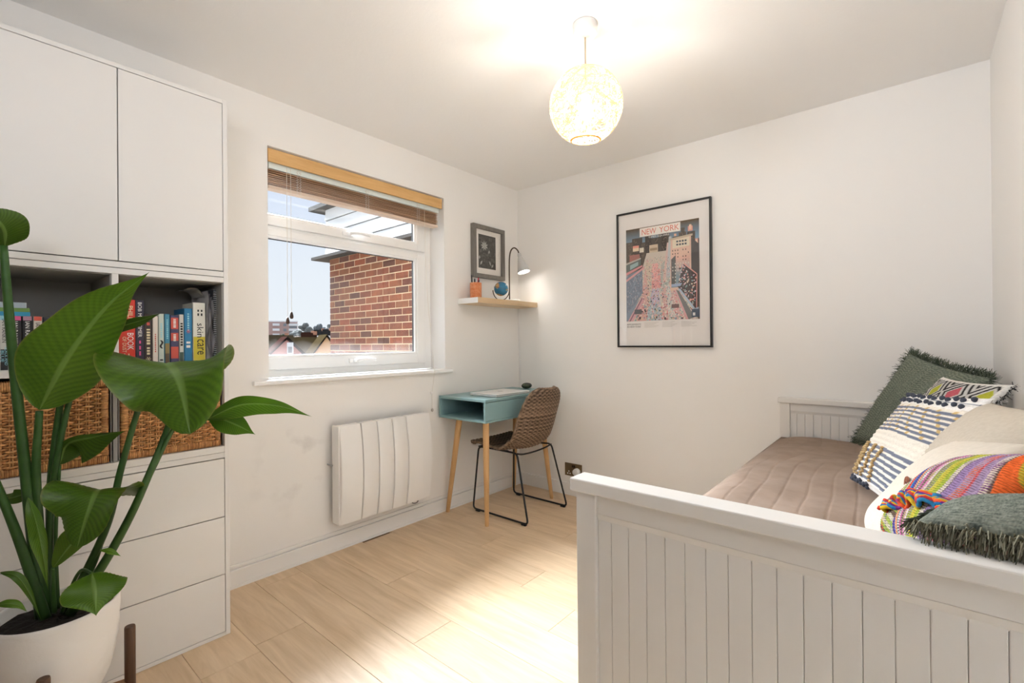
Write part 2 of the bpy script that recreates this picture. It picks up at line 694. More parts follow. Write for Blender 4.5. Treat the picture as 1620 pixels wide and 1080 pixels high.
def handle(yc, zc, par):
    m = MB()
    m.box(-0.128, -0.116, yc - 0.035, yc + 0.035, zc - 0.013, zc + 0.013, 0.004)
    hb = part('handle', m, M_upvc, par)
    m = MB()
    m.tube(bez([(-0.118, yc, zc), (-0.098, yc, zc), (-0.085, yc + 0.025, zc + 0.004), (-0.082, yc + 0.075, zc + 0.005), (-0.084, yc + 0.125, zc + 0.001)], 16), [0.010] * 5 + [0.009] * 6 + [0.008] * 6, 8)
    m.ball((-0.094, yc, zc), 0.012)
    part('lever', m, M_upvc, hb, 'all')
handle(1.535, 1.030, s_low)
handle(1.500, 1.778, s_top)

m = MB()
m.box(-0.145, 0.002, WY0, WY1, WZ0 - 0.02, WZ0 + 0.008)
m.box(0.0, 0.032, 0.915, 2.19, 0.930, 0.953, 0.006)
part('window_sill', m, M_upvc, win)

# ------------------------------------------------------------------ venetian blind
bl = thing('venetian_blind', 'raised wooden slat venetian blind with honey valance hung in the window', 'blind', (-0.03, 1.57, 1.92))
M_honey = wood('honey_pine', (0.60, 0.34, 0.12), (0.74, 0.47, 0.20), (6, 0.6, 6), 6, 0.4, 0, (0.3, 0.7), 0.03)
M_slat = wood('tan_slat_wood', (0.34, 0.19, 0.10), (0.62, 0.42, 0.26), (6, 0.6, 6), 6, 0.45, 0.16, (0.3, 0.7), 0.03)
BY0, BY1 = 1.002, 2.138
part('valance', MB().box(-0.022, -0.010, BY0, BY1, 2.040, 2.106, 0.003), M_honey, bl)
part('headrail', MB().box(-0.075, -0.030, BY0 + 0.01, BY1 - 0.01, 2.012, 2.062, 0.003), mat('pale_green_metal', (0.72, 0.80, 0.78), 0.35, 0.2), bl)
zs = 2.004
slat_me = {}
for k in range(8):
    ang = random.uniform(-0.05, 0.05)
    dz = 0.0098
    m = MB().box(-0.072 + random.uniform(-.003, .003), -0.022 + random.uniform(-.003, .003), BY0 + 0.006, BY1 - 0.030, zs - 0.0032, zs, 0.001)
    part('slat', m, M_slat, bl)
    zs -= dz
part('bottom_rail', MB().box(-0.073, -0.020, BY0 + 0.006, BY1 - 0.030, zs - 0.016, zs, 0.003), mat('pale_pine', (0.62, 0.47, 0.36), 0.5, col2=(0.70, 0.56, 0.45), nscale=8, stretch=(6, 0.6, 6)), bl)
zbot = zs - 0.016
M_cord = mat('cream_cord', (0.72, 0.68, 0.60), 0.8)
M_clear = mat('ladder_cord', (0.70, 0.66, 0.62), 0.5)
for y in (1.150, 1.555, 1.930):
    m = MB()
    for s in (0, 1):
        pts = []
        for q in range(29):
            zz = 2.03 - q / 28 * (2.03 - zbot + 0.004)
            pts.append((-0.017 + 0.004 * abs(math.sin(q * 1.4)), y + s * 0.016 + 0.006 * math.sin(q * 2.1 + s), zz))
        m.tube(pts, 0.0012, 5)
    part('ladder_cord', m, M_clear, bl, 'all')
M_tassel = mat('dark_walnut_tassel', (0.05, 0.022, 0.012), 0.35)
for y, z in ((1.092, 1.262), (1.112, 1.290)):
    c = part('lift_cord', MB().tube([(-0.008, y, 2.03), (-0.008, y, z)], 0.0011, 5), M_cord, bl)
    m = MB().lathe([(0.001, z + 0.006), (0.005, z + 0.002), (0.0085, z - 0.012), (0.0095, z - 0.022), (0.006, z - 0.030), (0.001, z - 0.031)], 14, -0.008, y)
    part('tassel', m, M_tassel, c, 'all')
m = MB().tube(bez([(-0.012, 1.985, 2.02), (0.002, 1.99, 1.5), (0.036, 2.015, 0.99), (0.037, 2.018, 0.94), (0.012, 2.02, 0.80), (0.010, 2.02, 0.70)], 30), 0.0011, 5)
c = part('tilt_cord', m, M_cord, bl)
m = MB().ball((0.012, 2.02, 0.69), 0.010, 10, 8, (0.9, 0.9, 1.1))
part('cord_weight', m, mat('grey_plastic', (0.55, 0.53, 0.5), 0.4), c, 'all')
m = MB().box(0.0, 0.012, 2.012, 2.028, 0.80, 0.812, 0.002)
m.tube([(0.006, 2.02, 0.785), (0.012, 2.02, 0.806), (0.006, 2.02, 0.828)], 0.003, 6)
single('cord_cleat', m, M_upvc, 'tiny white cord cleat screwed to the wall below the window sill', 'cleat')

# ------------------------------------------------------------------ outside: brick wing with white boarding
wing = thing('brick_wing', 'red brick wing of the building with white boarding above, outside the window', 'building', (-1.7, 3.1, -4))
M_mortar = mat('pale_mortar', (0.44, 0.31, 0.19), 0.95, bump=(90, 0.3, 0.004))
M_brick = ramp_by_object('red_brick', [(0.145, 0.037, 0.011), (0.125, 0.031, 0.01), (0.163, 0.045, 0.013), (0.104, 0.027, 0.01), (0.153, 0.047, 0.017), (0.076, 0.025, 0.011), (0.167, 0.039, 0.012), (0.139, 0.041, 0.015), (0.087, 0.028, 0.013), (0.156, 0.052, 0.018)], 0.9, (60, 0.4, 0.004), 0.22, 14)
BX0, BXE, BYW = -3.02, -0.285, 2.965
part('mortar_wall', MB().box(BX0 + 0.004, BXE, BYW + 0.0025, BYW + 0.30, -4.0, 2.165), M_mortar, wing)
CH, BLN, JT = 0.0745, 0.2225, 0.011
full = MB().box(0, BLN - JT, 0, 0.06, 0, CH - JT, 0.002).mesh('brick', M_brick)
head = MB().box(0, 0.102, 0, 0.06, 0, CH - JT, 0.002).mesh('brick_header', M_brick)
nrow = 20
for r_ in range(nrow):
    z = 2.162 - (r_ + 1) * CH + JT
    x = BX0
    if r_ % 2 == 1:
        link('brick', head, wing, (x, BYW + random.uniform(-.001, .0005), z))
        x += 0.102 + JT
    while x + BLN - JT < BXE + 0.001:
        link('brick', full, wing, (x, BYW + random.uniform(-.001, .0005), z))
        x += BLN
M_lead = mat('grey_roof_edge', (0.06, 0.058, 0.055), 0.7, bump=(40, 0.3))
M_soffit = mat('brown_soffit', (0.05, 0.04, 0.032), 0.8)
m = MB()
m.box(BX0 - 0.27, BXE, BYW - 0.10, BYW + 0.34, 2.172, 2.205)
part('flat_roof_edge', m, M_soffit, wing)
M_board = mat('white_weatherboard', (0.62, 0.62, 0.62), 0.6)
for k in range(4):
    z = 2.205 + k * 0.150
    m = MB()
    xa = BX0 - 0.10
    m.poly([(xa, 2.955, z), (BXE, 2.955, z), (BXE, 2.972, z + 0.141), (xa, 2.972, z + 0.141)])
    m.poly([(xa, 2.955, z), (xa, 2.975, z), (BXE, 2.975, z), (BXE, 2.955, z)])
    m.poly([(xa, 2.955, z), (xa, 2.972, z + 0.147), (xa, 2.99, z + 0.147), (xa, 2.99, z)])
    part('weatherboard', m, M_board, wing)
part('upper_wall', MB().box(BX0 - 0.10, BXE, 2.978, 3.25, 2.205, 2.80), mat('grey_gap', (0.10, 0.10, 0.10), 0.8), wing)
m = MB().box(BX0 - 0.32, BXE, 2.86, 3.35, 2.79, 2.84)
part('upper_roof', m, M_lead, wing)

# far view over the rooftops
def building(name, label, cat, cx, cy, zb, rot):
    o = thing(name, label, cat, (cx, cy, zb))
    o.rotation_euler = (0, 0, rot)
    return o
def local_part(name, mbx, material, parent):
    o = bpy.data.objects.new(name, mbx.mesh(name, material))
    COL.objects.link(o)
    o.parent = parent
    return o
ANG = math.atan2(78, -182)
ap = building('apartment_block', 'distant apartment block of pinkish brick with white balconies on the skyline', 'building', -181, 80.5, -8, ANG - PI / 2)
local_part('wall', MB().box(-5.2, 5.2, -4, 4, 0, 17.6), mat('pink_brick_far', (0.50, 0.34, 0.31), 0.9), ap)
Mbal = mat('white_balcony', (0.82, 0.82, 0.84), 0.8)
Mwin = mat('dull_glass', (0.22, 0.24, 0.27), 0.3)
for k in range(7):
    zz = 17.0 - 1.9 * k
    local_part('balcony', MB().box(2.2, 5.4, -5.0, -4, zz - 0.85, zz), Mbal, ap)
    local_part('balcony', MB().box(-3.2, -0.9, -5.0, -4, zz - 0.85, zz), Mbal, ap)
    local_part('window', MB().box(0.4, 1.4, -4.12, -4, zz - 1.0, zz), Mwin, ap)
    local_part('window', MB().box(2.4, 5.0, -4.12, -4, zz - 1.7, zz - 0.9), Mwin, ap)
part_roof = local_part('roof', MB().box(-5.4, 5.4, -4.3, 4.3, 17.6, 18.0), Mbal, ap)

def house(label, cx, cy, w, d, zb, eave, ridge, rot, wc, rc, cat='house', chimney=True):
    o = building('terrace_house', label, cat, cx, cy, zb, rot)
    m = MB().box(-w / 2, w / 2, -d / 2, d / 2, 0, eave - zb)
    m.poly([(-w / 2, -d / 2, eave - zb), (-w / 2, d / 2, eave - zb), (-w / 2, 0, ridge - zb)])
    m.poly([(w / 2, -d / 2, eave - zb), (w / 2, d / 2, eave - zb), (w / 2, 0, ridge - zb)])
    local_part('wall', m, mat('house_wall', tuple(c * .9 for c in wc), 0.9), o)
    rc = tuple(c * 0.06 for c in rc)
    m = MB()
    e, g = eave - zb - 0.1, ridge - zb + 0.06
    for s in (-1, 1):
        m.poly([(-w / 2 - .15, s * (d / 2 + .15), e), (w / 2 + .15, s * (d / 2 + .15), e), (w / 2 + .15, 0, g), (-w / 2 - .15, 0, g)])
        m.poly([(-w / 2 - .15, s * (d / 2 + .15), e + .12), (w / 2 + .15, s * (d / 2 + .15), e + .12), (w / 2 + .15, 0, g + .12), (-w / 2 - .15, 0, g + .12)])
    local_part('roof', m, mat('roof_tiles', rc, 0.9, spec=0.0, col2=tuple(c * 0.75 for c in rc), nscale=3), o)
    if chimney:
        local_part('chimney', MB().box(w * .3, w * .3 + .6, -.3, .3, eave - zb, ridge - zb + .45), mat('chimney_brick', (0.45, 0.22, 0.14), 0.9), o)
    return o
FA = math.atan2(14.3, -29.5)
house('ochre gabled roof seen left of the white dormer, below the skyline', -38.7, 17.4, 2.6, 4, -6, 0.3, 1.75, FA - PI / 2 + .12, (0.52, 0.40, 0.24), (0.50, 0.38, 0.22), chimney=False)
house('red tiled roof slope just left of the white dormer', -25.0, 12.16, 0.9, 2.0, -6, 0.4, 1.40, FA + .3, (0.60, 0.26, 0.22), (0.55, 0.24, 0.20), chimney=False)
house('ochre tiled roof right of the white dormer', -46.7, 23.9, 3.6, 4, -6, 0.2, 1.72, FA - PI / 2, (0.60, 0.42, 0.20), (0.60, 0.42, 0.18), chimney=False)
house('sandy gable roof next to the brick wing', -29.2, 16.7, 2.0, 1.6, -6, 0.5, 1.62, FA + .2, (0.68, 0.49, 0.26), (0.62, 0.45, 0.22), chimney=False)
dm = building('white_dormer', 'small white dormer window standing among the ochre roofs', 'dormer', -19.72, 10.08, -6, FA - PI / 2)
local_part('wall', MB().box(-.13, .13, -.3, .3, 0, 7.22), Mbal, dm)
local_part('window', MB().box(-.08, .08, -.33, -.3, 6.75, 7.02), Mwin, dm)
for lab, x, y, w, zt, c, rc in (('far white house with grey roof on the wooded hill', -110.8, 58.7, 2.2, 4.6, (.8, .8, .82), (.30, .30, .32)),
                                ('far white house furthest right on the wooded hill', -99.8, 54.9, 1.6, 4.4, (.82, .82, .84), (.34, .32, .33)),
                                ('far low house with orange roof under the hill trees', -75.6, 38.7, 2.2, 2.9, (.6, .45, .38), (.55, .22, .14)),
                                ('far low house with red roof below the apartment block', -74.3, 33.2, 2.6, 2.5, (.55, .42, .36), (.48, .25, .18)),
                                ('far pale house with red roof between the bare trees', -90.4, 45.8, 2.0, 3.4, (.78, .74, .72), (.60, .20, .15))):
    house(lab, x, y, w, 2, -6, zt - 1.2, zt, FA - PI / 2, c, rc)

def tree(label, cx, cy, zt, rad, hgt, col):
    o = building('hillside_tree', label, 'tree', cx, cy, -8, 0)
    o['group'] = 'trees on the far hill'
    local_part('trunk', MB().tube([(0, 0, 0), (0, 0, zt + 8 - hgt)], [0.5, 0.3], 6), mat('bark', (0.12, 0.09, 0.07), 0.9), o)
    m = MB()
    for k in range(46):
        a = random.uniform(0, 2 * PI)
        rr = rad * math.sqrt(random.random())
        hz = zt + 8 - hgt * (0.12 + 0.75 * (rr / rad) ** 1.6 * random.uniform(.7, 1.1) + 0.25 * random.random())
        q = rad * random.uniform(.16, .32)
        m.ball((rr * math.cos(a), rr * math.sin(a), hz), q, 6, 5, (1, 1, random.uniform(.7, 1.2)))
    local_part('crown', m, mat('winter_foliage', tuple(c * .75 for c in col), 0.95, spec=0.0, col2=tuple(c * .5 for c in col), nscale=1.2), o)
tree('large grey winter tree right of the apartment block', -145.0, 71.6, 8.6, 4.4, 7.5, (0.26, 0.27, 0.26))
tree('low grey tree beside the tallest winter tree', -118.4, 61.4, 4.8, 2.0, 4, (0.30, 0.31, 0.29))
tree('grey winter tree above the white houses', -174.4, 92.6, 9.3, 4.2, 6, (0.25, 0.27, 0.28))
tree('rightmost grey tree beside the brick wing', -124.8, 69.1, 7.2, 2.2, 5, (0.27, 0.28, 0.27))
tree('brownish low tree in front of the apartment block', -98.6, 45.5, 3.4, 2.2, 4, (0.34, 0.29, 0.26))
tree('dark green low tree at the foot of the apartment block', -84.0, 38.2, 3.4, 1.2, 3, (0.12, 0.17, 0.11))
tree('brown hedge-like tree below the large grey tree', -106.7, 51.7, 3.5, 2.6, 4, (0.33, 0.28, 0.24))
struct('ground', MB().box(-300, -0.3, -150, 200, -8.2, -8), mat('town_ground', (0.06, 0.055, 0.05), 0.95, spec=0.0, col2=(0.08, 0.07, 0.055), nscale=0.4))

# ------------------------------------------------------------------ cabinet wall unit
cab = thing('storage_unit', 'tall white built-in storage unit with doors, open shelves and drawers', 'cabinet', (0.19, 0.345, 0))
M_int = mat('grey_shelf_lining', (0.34, 0.325, 0.30), 0.7)
XF = 0.373
m = MB()
m.box(0.003, XF, 0.674, 0.690, 0.0, 2.085, 0.0015)
part('side_panel', m, M_white, cab)
part('side_panel', MB().box(0.003, XF, 0.0, 0.016, 0.0, 2.085, 0.0015), M_white, cab)
part('top_board', MB().box(0.003, XF, 0.016, 0.674, 2.070, 2.085, 0.0015), M_white, cab)
for z0, z1 in ((1.393, 1.413), (1.371, 1.391), (1.034, 1.057), (0.712, 0.736), (0.690, 0.711), (0.0, 0.014)):
    part('shelf_board', MB().box(0.003, XF, 0.016, 0.674, z0, z1, 0.0015), M_white, cab)
part('divider', MB().box(0.003, XF - 0.001, 0.337, 0.355, 1.057, 1.371, 0.001), M_white, cab)
part('divider', MB().box(0.003, XF - 0.012, 0.340, 0.352, 0.736, 1.034, 0.001), M_int, cab)
m = MB()
m.box(0.003, 0.010, 0.016, 0.674, 0.736, 1.371)
for ya, yb in ((0.016, 0.0185), (0.3345, 0.337), (0.355, 0.3575), (0.6715, 0.674)):
    m.box(0.010, XF - 0.016, ya, yb, 0.736, 1.034)
    m.box(0.010, XF - 0.016, ya, yb, 1.057, 1.371)
for za, zb in ((1.368, 1.371),):
    m.box(0.010, XF - 0.016, 0.016, 0.674, za, zb)
part('lining', m, M_int, cab)
M_gap = mat('shadow_gap_board', (0.10, 0.09, 0.08), 0.9)  # dark filler behind the fronts; shade in the gaps is put into its colour
part('gap_shade_block', MB().box(0.012, XF - 0.022, 0.018, 0.672, 1.415, 2.068), M_gap, cab)
part('gap_shade_block', MB().box(0.012, XF - 0.022, 0.018, 0.672, 0.016, 0.688), M_gap, cab)
for ya, yb in ((0.018, 0.3535), (0.3565, 0.6720)):
    part('door', MB().box(XF - 0.018, XF, ya, yb, 1.4165, 2.0675, 0.001), M_white, cab)
for za, zb in ((0.4625, 0.6865), (0.2395, 0.4590), (0.0165, 0.2360)):
    part('drawer', MB().box(XF - 0.018, XF, 0.0185, 0.6720, za, zb, 0.001), M_white, cab)

# ------------------------------------------------------------------ wicker baskets
M_wick = painted('wicker_cane', 0.45, spec=0.4, noise=0.25, nscale=90)
def wcol(lo=0, hi=1):
    a = np.array((0.30, 0.115, 0.035)); b_ = np.array((0.85, 0.48, 0.20))
    k = random.uniform(lo, hi)
    return tuple(a + (b_ - a) * k)
BW, BH = 0.304, 0.286
def basket_parts():
    out = []
    m = MB()
    m.box(-0.33, -0.012, 0.006, BW - 0.006, 0.0, 0.004, 0, (0.1, 0.05, 0.02))
    m.box(-0.018, -0.012, 0.008, BW - 0.008, 0.0, BH - 0.01, 0, (0.10, 0.045, 0.018))
    m.box(-0.33, -0.324, 0.006, BW - 0.006, 0.0, BH - 0.01, 0, (0.30, 0.14, 0.05))
    m.box(-0.33, -0.012, 0.006, 0.012, 0.0, BH - 0.01, 0, (0.30, 0.14, 0.05))
    m.box(-0.33, -0.012, BW - 0.012, BW - 0.006, 0.0, BH - 0.01, 0, (0.30, 0.14, 0.05))
    out.append(('liner', m, False))
    # stakes in pairs, light cane
    m = MB()
    ys = [0.030 + 0.0245 * k for k in range(11)]
    for y in ys:
        for d in (-0.0032, 0.0032):
            m.tube([(-0.0065, y + d, 0.012), (-0.0065, y + d, BH - 0.012)], 0.0026, 5, False, wcol(.75, 1.0))
    out.append(('stake', m, True))
    # horizontal weavers over and under the stakes
    m = MB()
    z = 0.030
    r_ = 0
    while z < BH - 0.030:
        nper = 8
        pts, cs = [], []
        c = np.array(wcol(.3, .9))
        for k in range(len(ys) * nper + 1):
            y = ys[0] - 0.012 + k * 0.0245 / nper
            ph = (y - ys[0]) / 0.0245
            x = -0.0062 + 0.0070 * math.cos(PI * (ph + r_))
            pts.append((x, y, z + 0.0009 * math.sin(k * 0.9 + r_)))
        base = len(m.v)
        m.tube(pts, 0.0037, 6, True)
        for k, p in enumerate(pts):
            f = 0.75 + 0.5 * random.random()
            m.c += [tuple(c * f)] * 6
        z += 0.0078
        r_ += 1
    out.append(('weaver', m, True))
    # wrapped rim above and below
    for za, zb in ((BH - 0.031, BH), (0.0, 0.026)):
        m = MB()
        y = 0.004
        while y < BW - 0.004:
            m.tube([(-0.012, y, za), (-0.001, y + .0006, za + 0.004), (0.0005, y + .001, (za + zb) / 2), (-0.001, y + .0006, zb - 0.004), (-0.012, y, zb)], 0.0027, 5, True, wcol(.15, .75))
            y += 0.0051
        out.append(('rim', m, True))
    # side bands of cross-wrapped cane
    for ya, yb in ((0.0, 0.022), (BW - 0.022, BW)):
        m = MB()
        z = 0.028
        while z < BH - 0.032:
            m.tube([(-0.013, ya, z), (-0.001, ya + 0.004, z), (0.0015, (ya + yb) / 2, z + .0005), (-0.001, yb - 0.004, z), (-0.013, yb, z)], 0.0029, 5, True, wcol(.2, .8))
            z += 0.0054
        out.append(('corner_wrap', m, True))
    return out
bp = [(n_, m_.mesh(n_, M_wick, 'all' if s_ else False)) for n_, m_, s_ in basket_parts()]
for ya, lab in ((0.0255, 'woven brown wicker basket in the left cubby under the crime novels'), (0.3605, 'woven brown wicker basket in the right cubby under the red hardback')):
    bk = thing('wicker_basket', lab, 'basket', (0.362, ya, 0.7365), 'wicker baskets in the storage unit')
    for n_, me in bp:
        o = link(n_, me, bk, (0.362, ya, 0.7365))
        if n_ in ('stake', 'weaver', 'rim', 'corner_wrap'):
            o['kind'] = 'stuff'

# ------------------------------------------------------------------ books
M_page = mat('page_block', (0.80, 0.76, 0.66), 0.9)
T_white = mat('print_white', (0.86, 0.85, 0.82), 0.6)
T_black = mat('print_black', (0.02, 0.02, 0.02), 0.6)
T_red = mat('print_red', (0.62, 0.10, 0.07), 0.6)
T_pink = mat('print_pink', (0.70, 0.10, 0.28), 0.6)
T_cyan = mat('print_cyan', (0.30, 0.62, 0.70), 0.6)
T_cream = mat('print_cream', (0.80, 0.70, 0.45), 0.6)
SHZ = 1.057
def book(y0, y1, h, xs, col, label, texts=(), bands=(), depth=0.13, gloss=0.4, z0=SHZ, grp='books on the right shelf', lean=0):
    """upright book; xs = spine plane. texts: (string, frac_from_top, length, height, material, frac_across)"""
    w = y1 - y0 - 0.0012
    o = thing('book', label, 'book', (xs - depth / 2, (y0 + y1) / 2, z0), grp)
    c = mat('book_cover', col, gloss)
    m = MB()
    m.box(xs - depth, xs, y0, y0 + 0.0022, z0, z0 + h)
    m.box(xs - depth, xs, y0 + w - 0.0022, y0 + w, z0, z0 + h)
    m.box(xs - 0.003, xs + 0.0015, y0 + 0.001, y0 + w - 0.001, z0, z0 + h, 0.001)
    part('cover', m, c, o)
    part('pages', MB().box(xs - depth + 0.004, xs - 0.004, y0 + 0.0022, y0 + w - 0.0022, z0 + 0.003, z0 + h - 0.003), M_page, o)
    for fa, fb, mt in bands:
        part('spine_band', MB().box(xs, xs + 0.0021, y0 + 0.0012, y0 + w - 0.0012, z0 + h * (1 - fb), z0 + h * (1 - fa)), mt, o)
    for s, ft, ln, ht, mt, fx in texts:
        if s[0] == '#':          # print too small to read: a row of marks
            k = int(s[1:])
            mk = MB()
            for q in range(k):
                zc = z0 + h * (1 - ft) - ln * (q + 0.5) / k
                hl = ln / k * 0.38 * (0.7 + 0.3 * ((q * 7) % 3) / 2)
                mk.box(xs + 0.0016, xs + 0.0024, y0 + w * fx - ht / 2, y0 + w * fx + ht / 2, zc - hl, zc + hl)
            part('lettering', mk, mt, o)
            continue
        text_part('lettering', s, 0.02, mt, (xs + 0.0024, y0 + w * fx, z0 + h * (1 - ft) - ln / 2), (0, 0, -1), (0, 1, 0), o, width=ln, height=ht)
    return o
XS = 0.302
book(0.366, 0.414, 0.234, XS, (0.66, 0.045, 0.025), 'thick red hardback with cream title letters beside the shelf divider',
     [('PHILIP', .09, .055, .014, T_cream, .70), ('PULLMAN', .04, .075, .012, T_cream, .32), ('BOOK', .50, .060, .018, T_white, .70), ('OF DUST', .56, .055, .011, T_cream, .34), ('#2', .80, .03, .003, T_cream, .6), ('#2', .80, .025, .003, T_cream, .35)])
book(0.414, 0.439, 0.234, XS, (0.035, 0.03, 0.055), 'tall navy hardback with white capitals next to the thick red one',
     [('BOB MORTIMER', .03, .125, .011, T_white, .5), ('#3', .60, .06, .005, T_pink, .5), ('#1', .93, .006, .006, T_white, .5)])
book(0.439, 0.4625, 0.186, XS, (0.045, 0.03, 0.028), 'dark brown paperback with gold and red lettering',
     [('#1', .14, .020, .009, T_red, .5), ('#6', .28, .060, .010, T_cream, .5), ('#3', .64, .03, .009, T_cream, .5), ('*', .84, .014, .016, T_cream, .5)])
book(0.4635, 0.480, 0.178, XS, (0.78, 0.70, 0.62), 'slim cream paperback with faint pink lettering', [('#9', .35, .07, .003, T_red, .5)])
book(0.481, 0.4985, 0.188, XS, (0.55, 0.62, 0.56), 'pale sage paperback with a black squiggle on its spine', [('#7', .18, .055, .005, T_cyan, .5), ('~', .52, .03, .012, T_black, .5), ('#1', .88, .010, .009, T_black, .5)])
book(0.4995, 0.5165, 0.188, XS, (0.06, 0.25, 0.38), 'blue and brown paperback with a painted landscape spine', [('#10', .1, .075, .005, T_cyan, .5)], [(.58, .78, mat('ochre_band', (.30, .22, .08), .5)), (.78, 1.0, mat('brown_band', (.14, .09, .05), .5))])
book(0.5175, 0.5445, 0.184, XS, (0.06, 0.06, 0.14), 'navy and red patchwork paperback', [('#6', .07, .034, .008, T_white, .5), ('#5', .38, .028, .008, T_white, .5)], [(.05, .28, T_red), (.36, .52, T_red), (.64, .88, T_red)])
book(0.5455, 0.5605, 0.188, XS, (0.62, 0.62, 0.58), 'pale paperback with black dashes left of the blue book', [('#9', .16, .09, .007, T_black, .5)], [(.76, 1.0, mat('deep_green_band', (.05, .09, .07), .5))])
book(0.5615, 0.588, 0.212, XS, (0.02, 0.20, 0.40), 'bright blue paperback standing taller than its neighbours', [('#8', .08, .07, .006, T_cyan, .5), ('*', .38, .014, .014, T_red, .5), ('#2', .58, .030, .013, T_white, .5)])
book(0.590, 0.6325, 0.236, XS, (0.80, 0.78, 0.70), 'white and yellow thick paperback titled in black lower-case letters', [('skin', .34, .055, .022, T_black, .58), ('care', .60, .060, .022, T_black, .58), ('#2', .10, .03, .005, T_black, .70), ('#2', .10, .03, .005, T_black, .42)], [(.56, 1.0, mat('mustard_band', (.62, .50, .04), .5))])

# crumpled plastic wallets and a spiral notebook
pl = thing('plastic_wallets', 'bundle of crumpled clear plastic wallets of paper beside the spiral notebook', 'wallet', (0.22, 0.648, SHZ))
Mpl = mat('crumpled_plastic', (0.62, 0.60, 0.62), 0.22, bump=(30, 0.5, 0.006))
for k in range(4):
    yb = 0.636 + k * 0.006
    zz = np.linspace(0, 0.285 - 0.012 * k, 20)
    xx = np.linspace(0.12, 0.312 + 0.006 * math.sin(k * 2.1), 10)
    Z, X = np.meshgrid(zz, xx, indexing='ij')
    Yv = yb + 0.0035 * np.sin(Z * 55 + k) * np.cos(X * 40 + k * 2) + 0.002 * rng.random(Z.shape)
    P = np.stack([X + 0.006 * np.sin(Z * 38 + k * 1.7), Yv, SHZ + Z], -1)
    P2 = P + np.array([0, 0.0022, 0])
    part('wallet_sheet', MB().grid(P).grid(P2, None, True), Mpl, pl, 'all')
m = MB()
th = np.linspace(0, 1, 14)
X, Z = np.meshgrid(np.linspace(0.15, 0.30, 8), th, indexing='ij')
P = np.stack([X, 0.628 - 0.055 * Z ** 1.5 + 0.004 * np.sin(X * 60), SHZ + 0.262 + 0.03 * np.sin(Z * 2.2)], -1)
m.grid(P).grid(P + np.array([0, 0, 0.0012]), None, True)
part('folded_sheet', m, mat('grey_card', (0.42, 0.41, 0.40), 0.6), pl, 'all')
nb = thing('spiral_notebook', 'spiral-bound notebook standing against the right side of the shelf', 'notebook', (0.2, 0.668, SHZ))
part('pages', MB().box(0.11, 0.296, 0.6625, 0.6705, SHZ + 0.002, SHZ + 0.292), mat('dark_card', (0.12, 0.12, 0.13), 0.6), nb)
m = MB()
for k in range(34):
    z = SHZ + 0.008 + k * 0.0083
    m.tube([(0.299 + 0.006 * math.cos(a), 0.6665 + 0.0048 * math.sin(a), z) for a in np.linspace(0.6, 2 * PI + 0.2, 11)], 0.0012, 5)
sp_ = part('spiral_binding', m, mat('white_wire', (0.80, 0.80, 0.82), 0.3, 0.3), nb, 'all')
sp_['kind'] = 'stuff'

G2 = 'books on the left shelf'
book(0.020, 0.084, 0.166, XS, (0.02, 0.02, 0.022), 'black paperback at the far left end of the shelf', [], grp=G2)
book(0.085, 0.104, 0.166, XS, (0.60, 0.60, 0.56), 'grey-fading paperback beside the thick plant stem', [('IAN RANKIN', .06, .072, .009, T_black, .5), ('BLACK AND', .58, .055, .007, T_cyan, .75), ('BLUE', .64, .035, .007, T_cyan, .28)], [(0, .08, T_cyan), (.62, 1.0, T_black)], grp=G2)
book(0.105, 0.132, 0.166, XS, (0.02, 0.018, 0.02), 'black paperback with pink top band and white capitals', [('IAN RANKIN', .10, .075, .010, T_white, .5), ('#4', .62, .05, .008, T_pink, .5)], [(0, .08, T_pink)], grp=G2)
book(0.133, 0.156, 0.166, XS, (0.02, 0.018, 0.02), 'black paperback with mauve top band and white capitals', [('IAN RANKIN', .10, .075, .010, T_white, .5)], [(0, .08, mat('mauve', (.45, .25, .35), .5))], grp=G2)
book(0.157, 0.178, 0.166, XS, (0.72, 0.66, 0.60), 'cream paperback with red top band half behind the big leaf', [('IAN RANKIN', .12, .075, .010, T_black, .5)], [(0, .08, T_red)], grp=G2)
book(0.179, 0.206, 0.166, XS, (0.03, 0.03, 0.04), 'black paperback hidden mostly behind the big leaf', [('IAN RANKIN', .12, .075, .010, T_white, .5)], grp=G2)
book(0.207, 0.262, 0.150, XS, (0.35, 0.10, 0.08), 'dark red paperback behind the big leaf', grp=G2)
book(0.263, 0.281, 0.118, XS, (0.52, 0.50, 0.47), 'pale grey slim booklet right of the big leaf', grp=G2)
book(0.2825, 0.300, 0.118, XS, (0.54, 0.52, 0.49), 'pale grey booklet with a small black mark, nearest the divider', [('#1', .80, .006, .006, T_black, .5)], grp=G2)
def flat_book(y0, y1, z0, z1, x0, x1, col, label, col2=None):
    o = thing('book', label, 'book', ((x0 + x1) / 2, (y0 + y1) / 2, z0), 'books lying flat on the left shelf')
    c = mat('book_cover', col, 0.4)
    m = MB().box(x0, x1, y0, y1, z0, z0 + 0.0016).box(x0, x1, y0, y1, z1 - 0.0016, z1).box(x1 - 0.002, x1 + 0.001, y0, y1, z0, z1)
    part('cover', m, c, o)
    part('pages', MB().box(x0 + .003, x1 - .003, y0 + .003, y1 - .003, z0 + .0016, z1 - .0016), M_page, o)
    if col2:
        part('spine_band', MB().box(x1 + .001, x1 + .0016, y0 + .02, y1 - .07, z0 + .002, z1 - .002), col2, o)
    return o
zt = SHZ + 0.166
flat_book(0.020, 0.150, zt, zt + 0.013, 0.17, 0.304, (0.03, 0.30, 0.50), 'bright blue thin book, lowest of the flat pile', T_white)
flat_book(0.020, 0.149, zt + 0.0132, zt + 0.025, 0.17, 0.303, (0.16, 0.30, 0.07), 'green thin book in the middle of the flat pile', T_red)
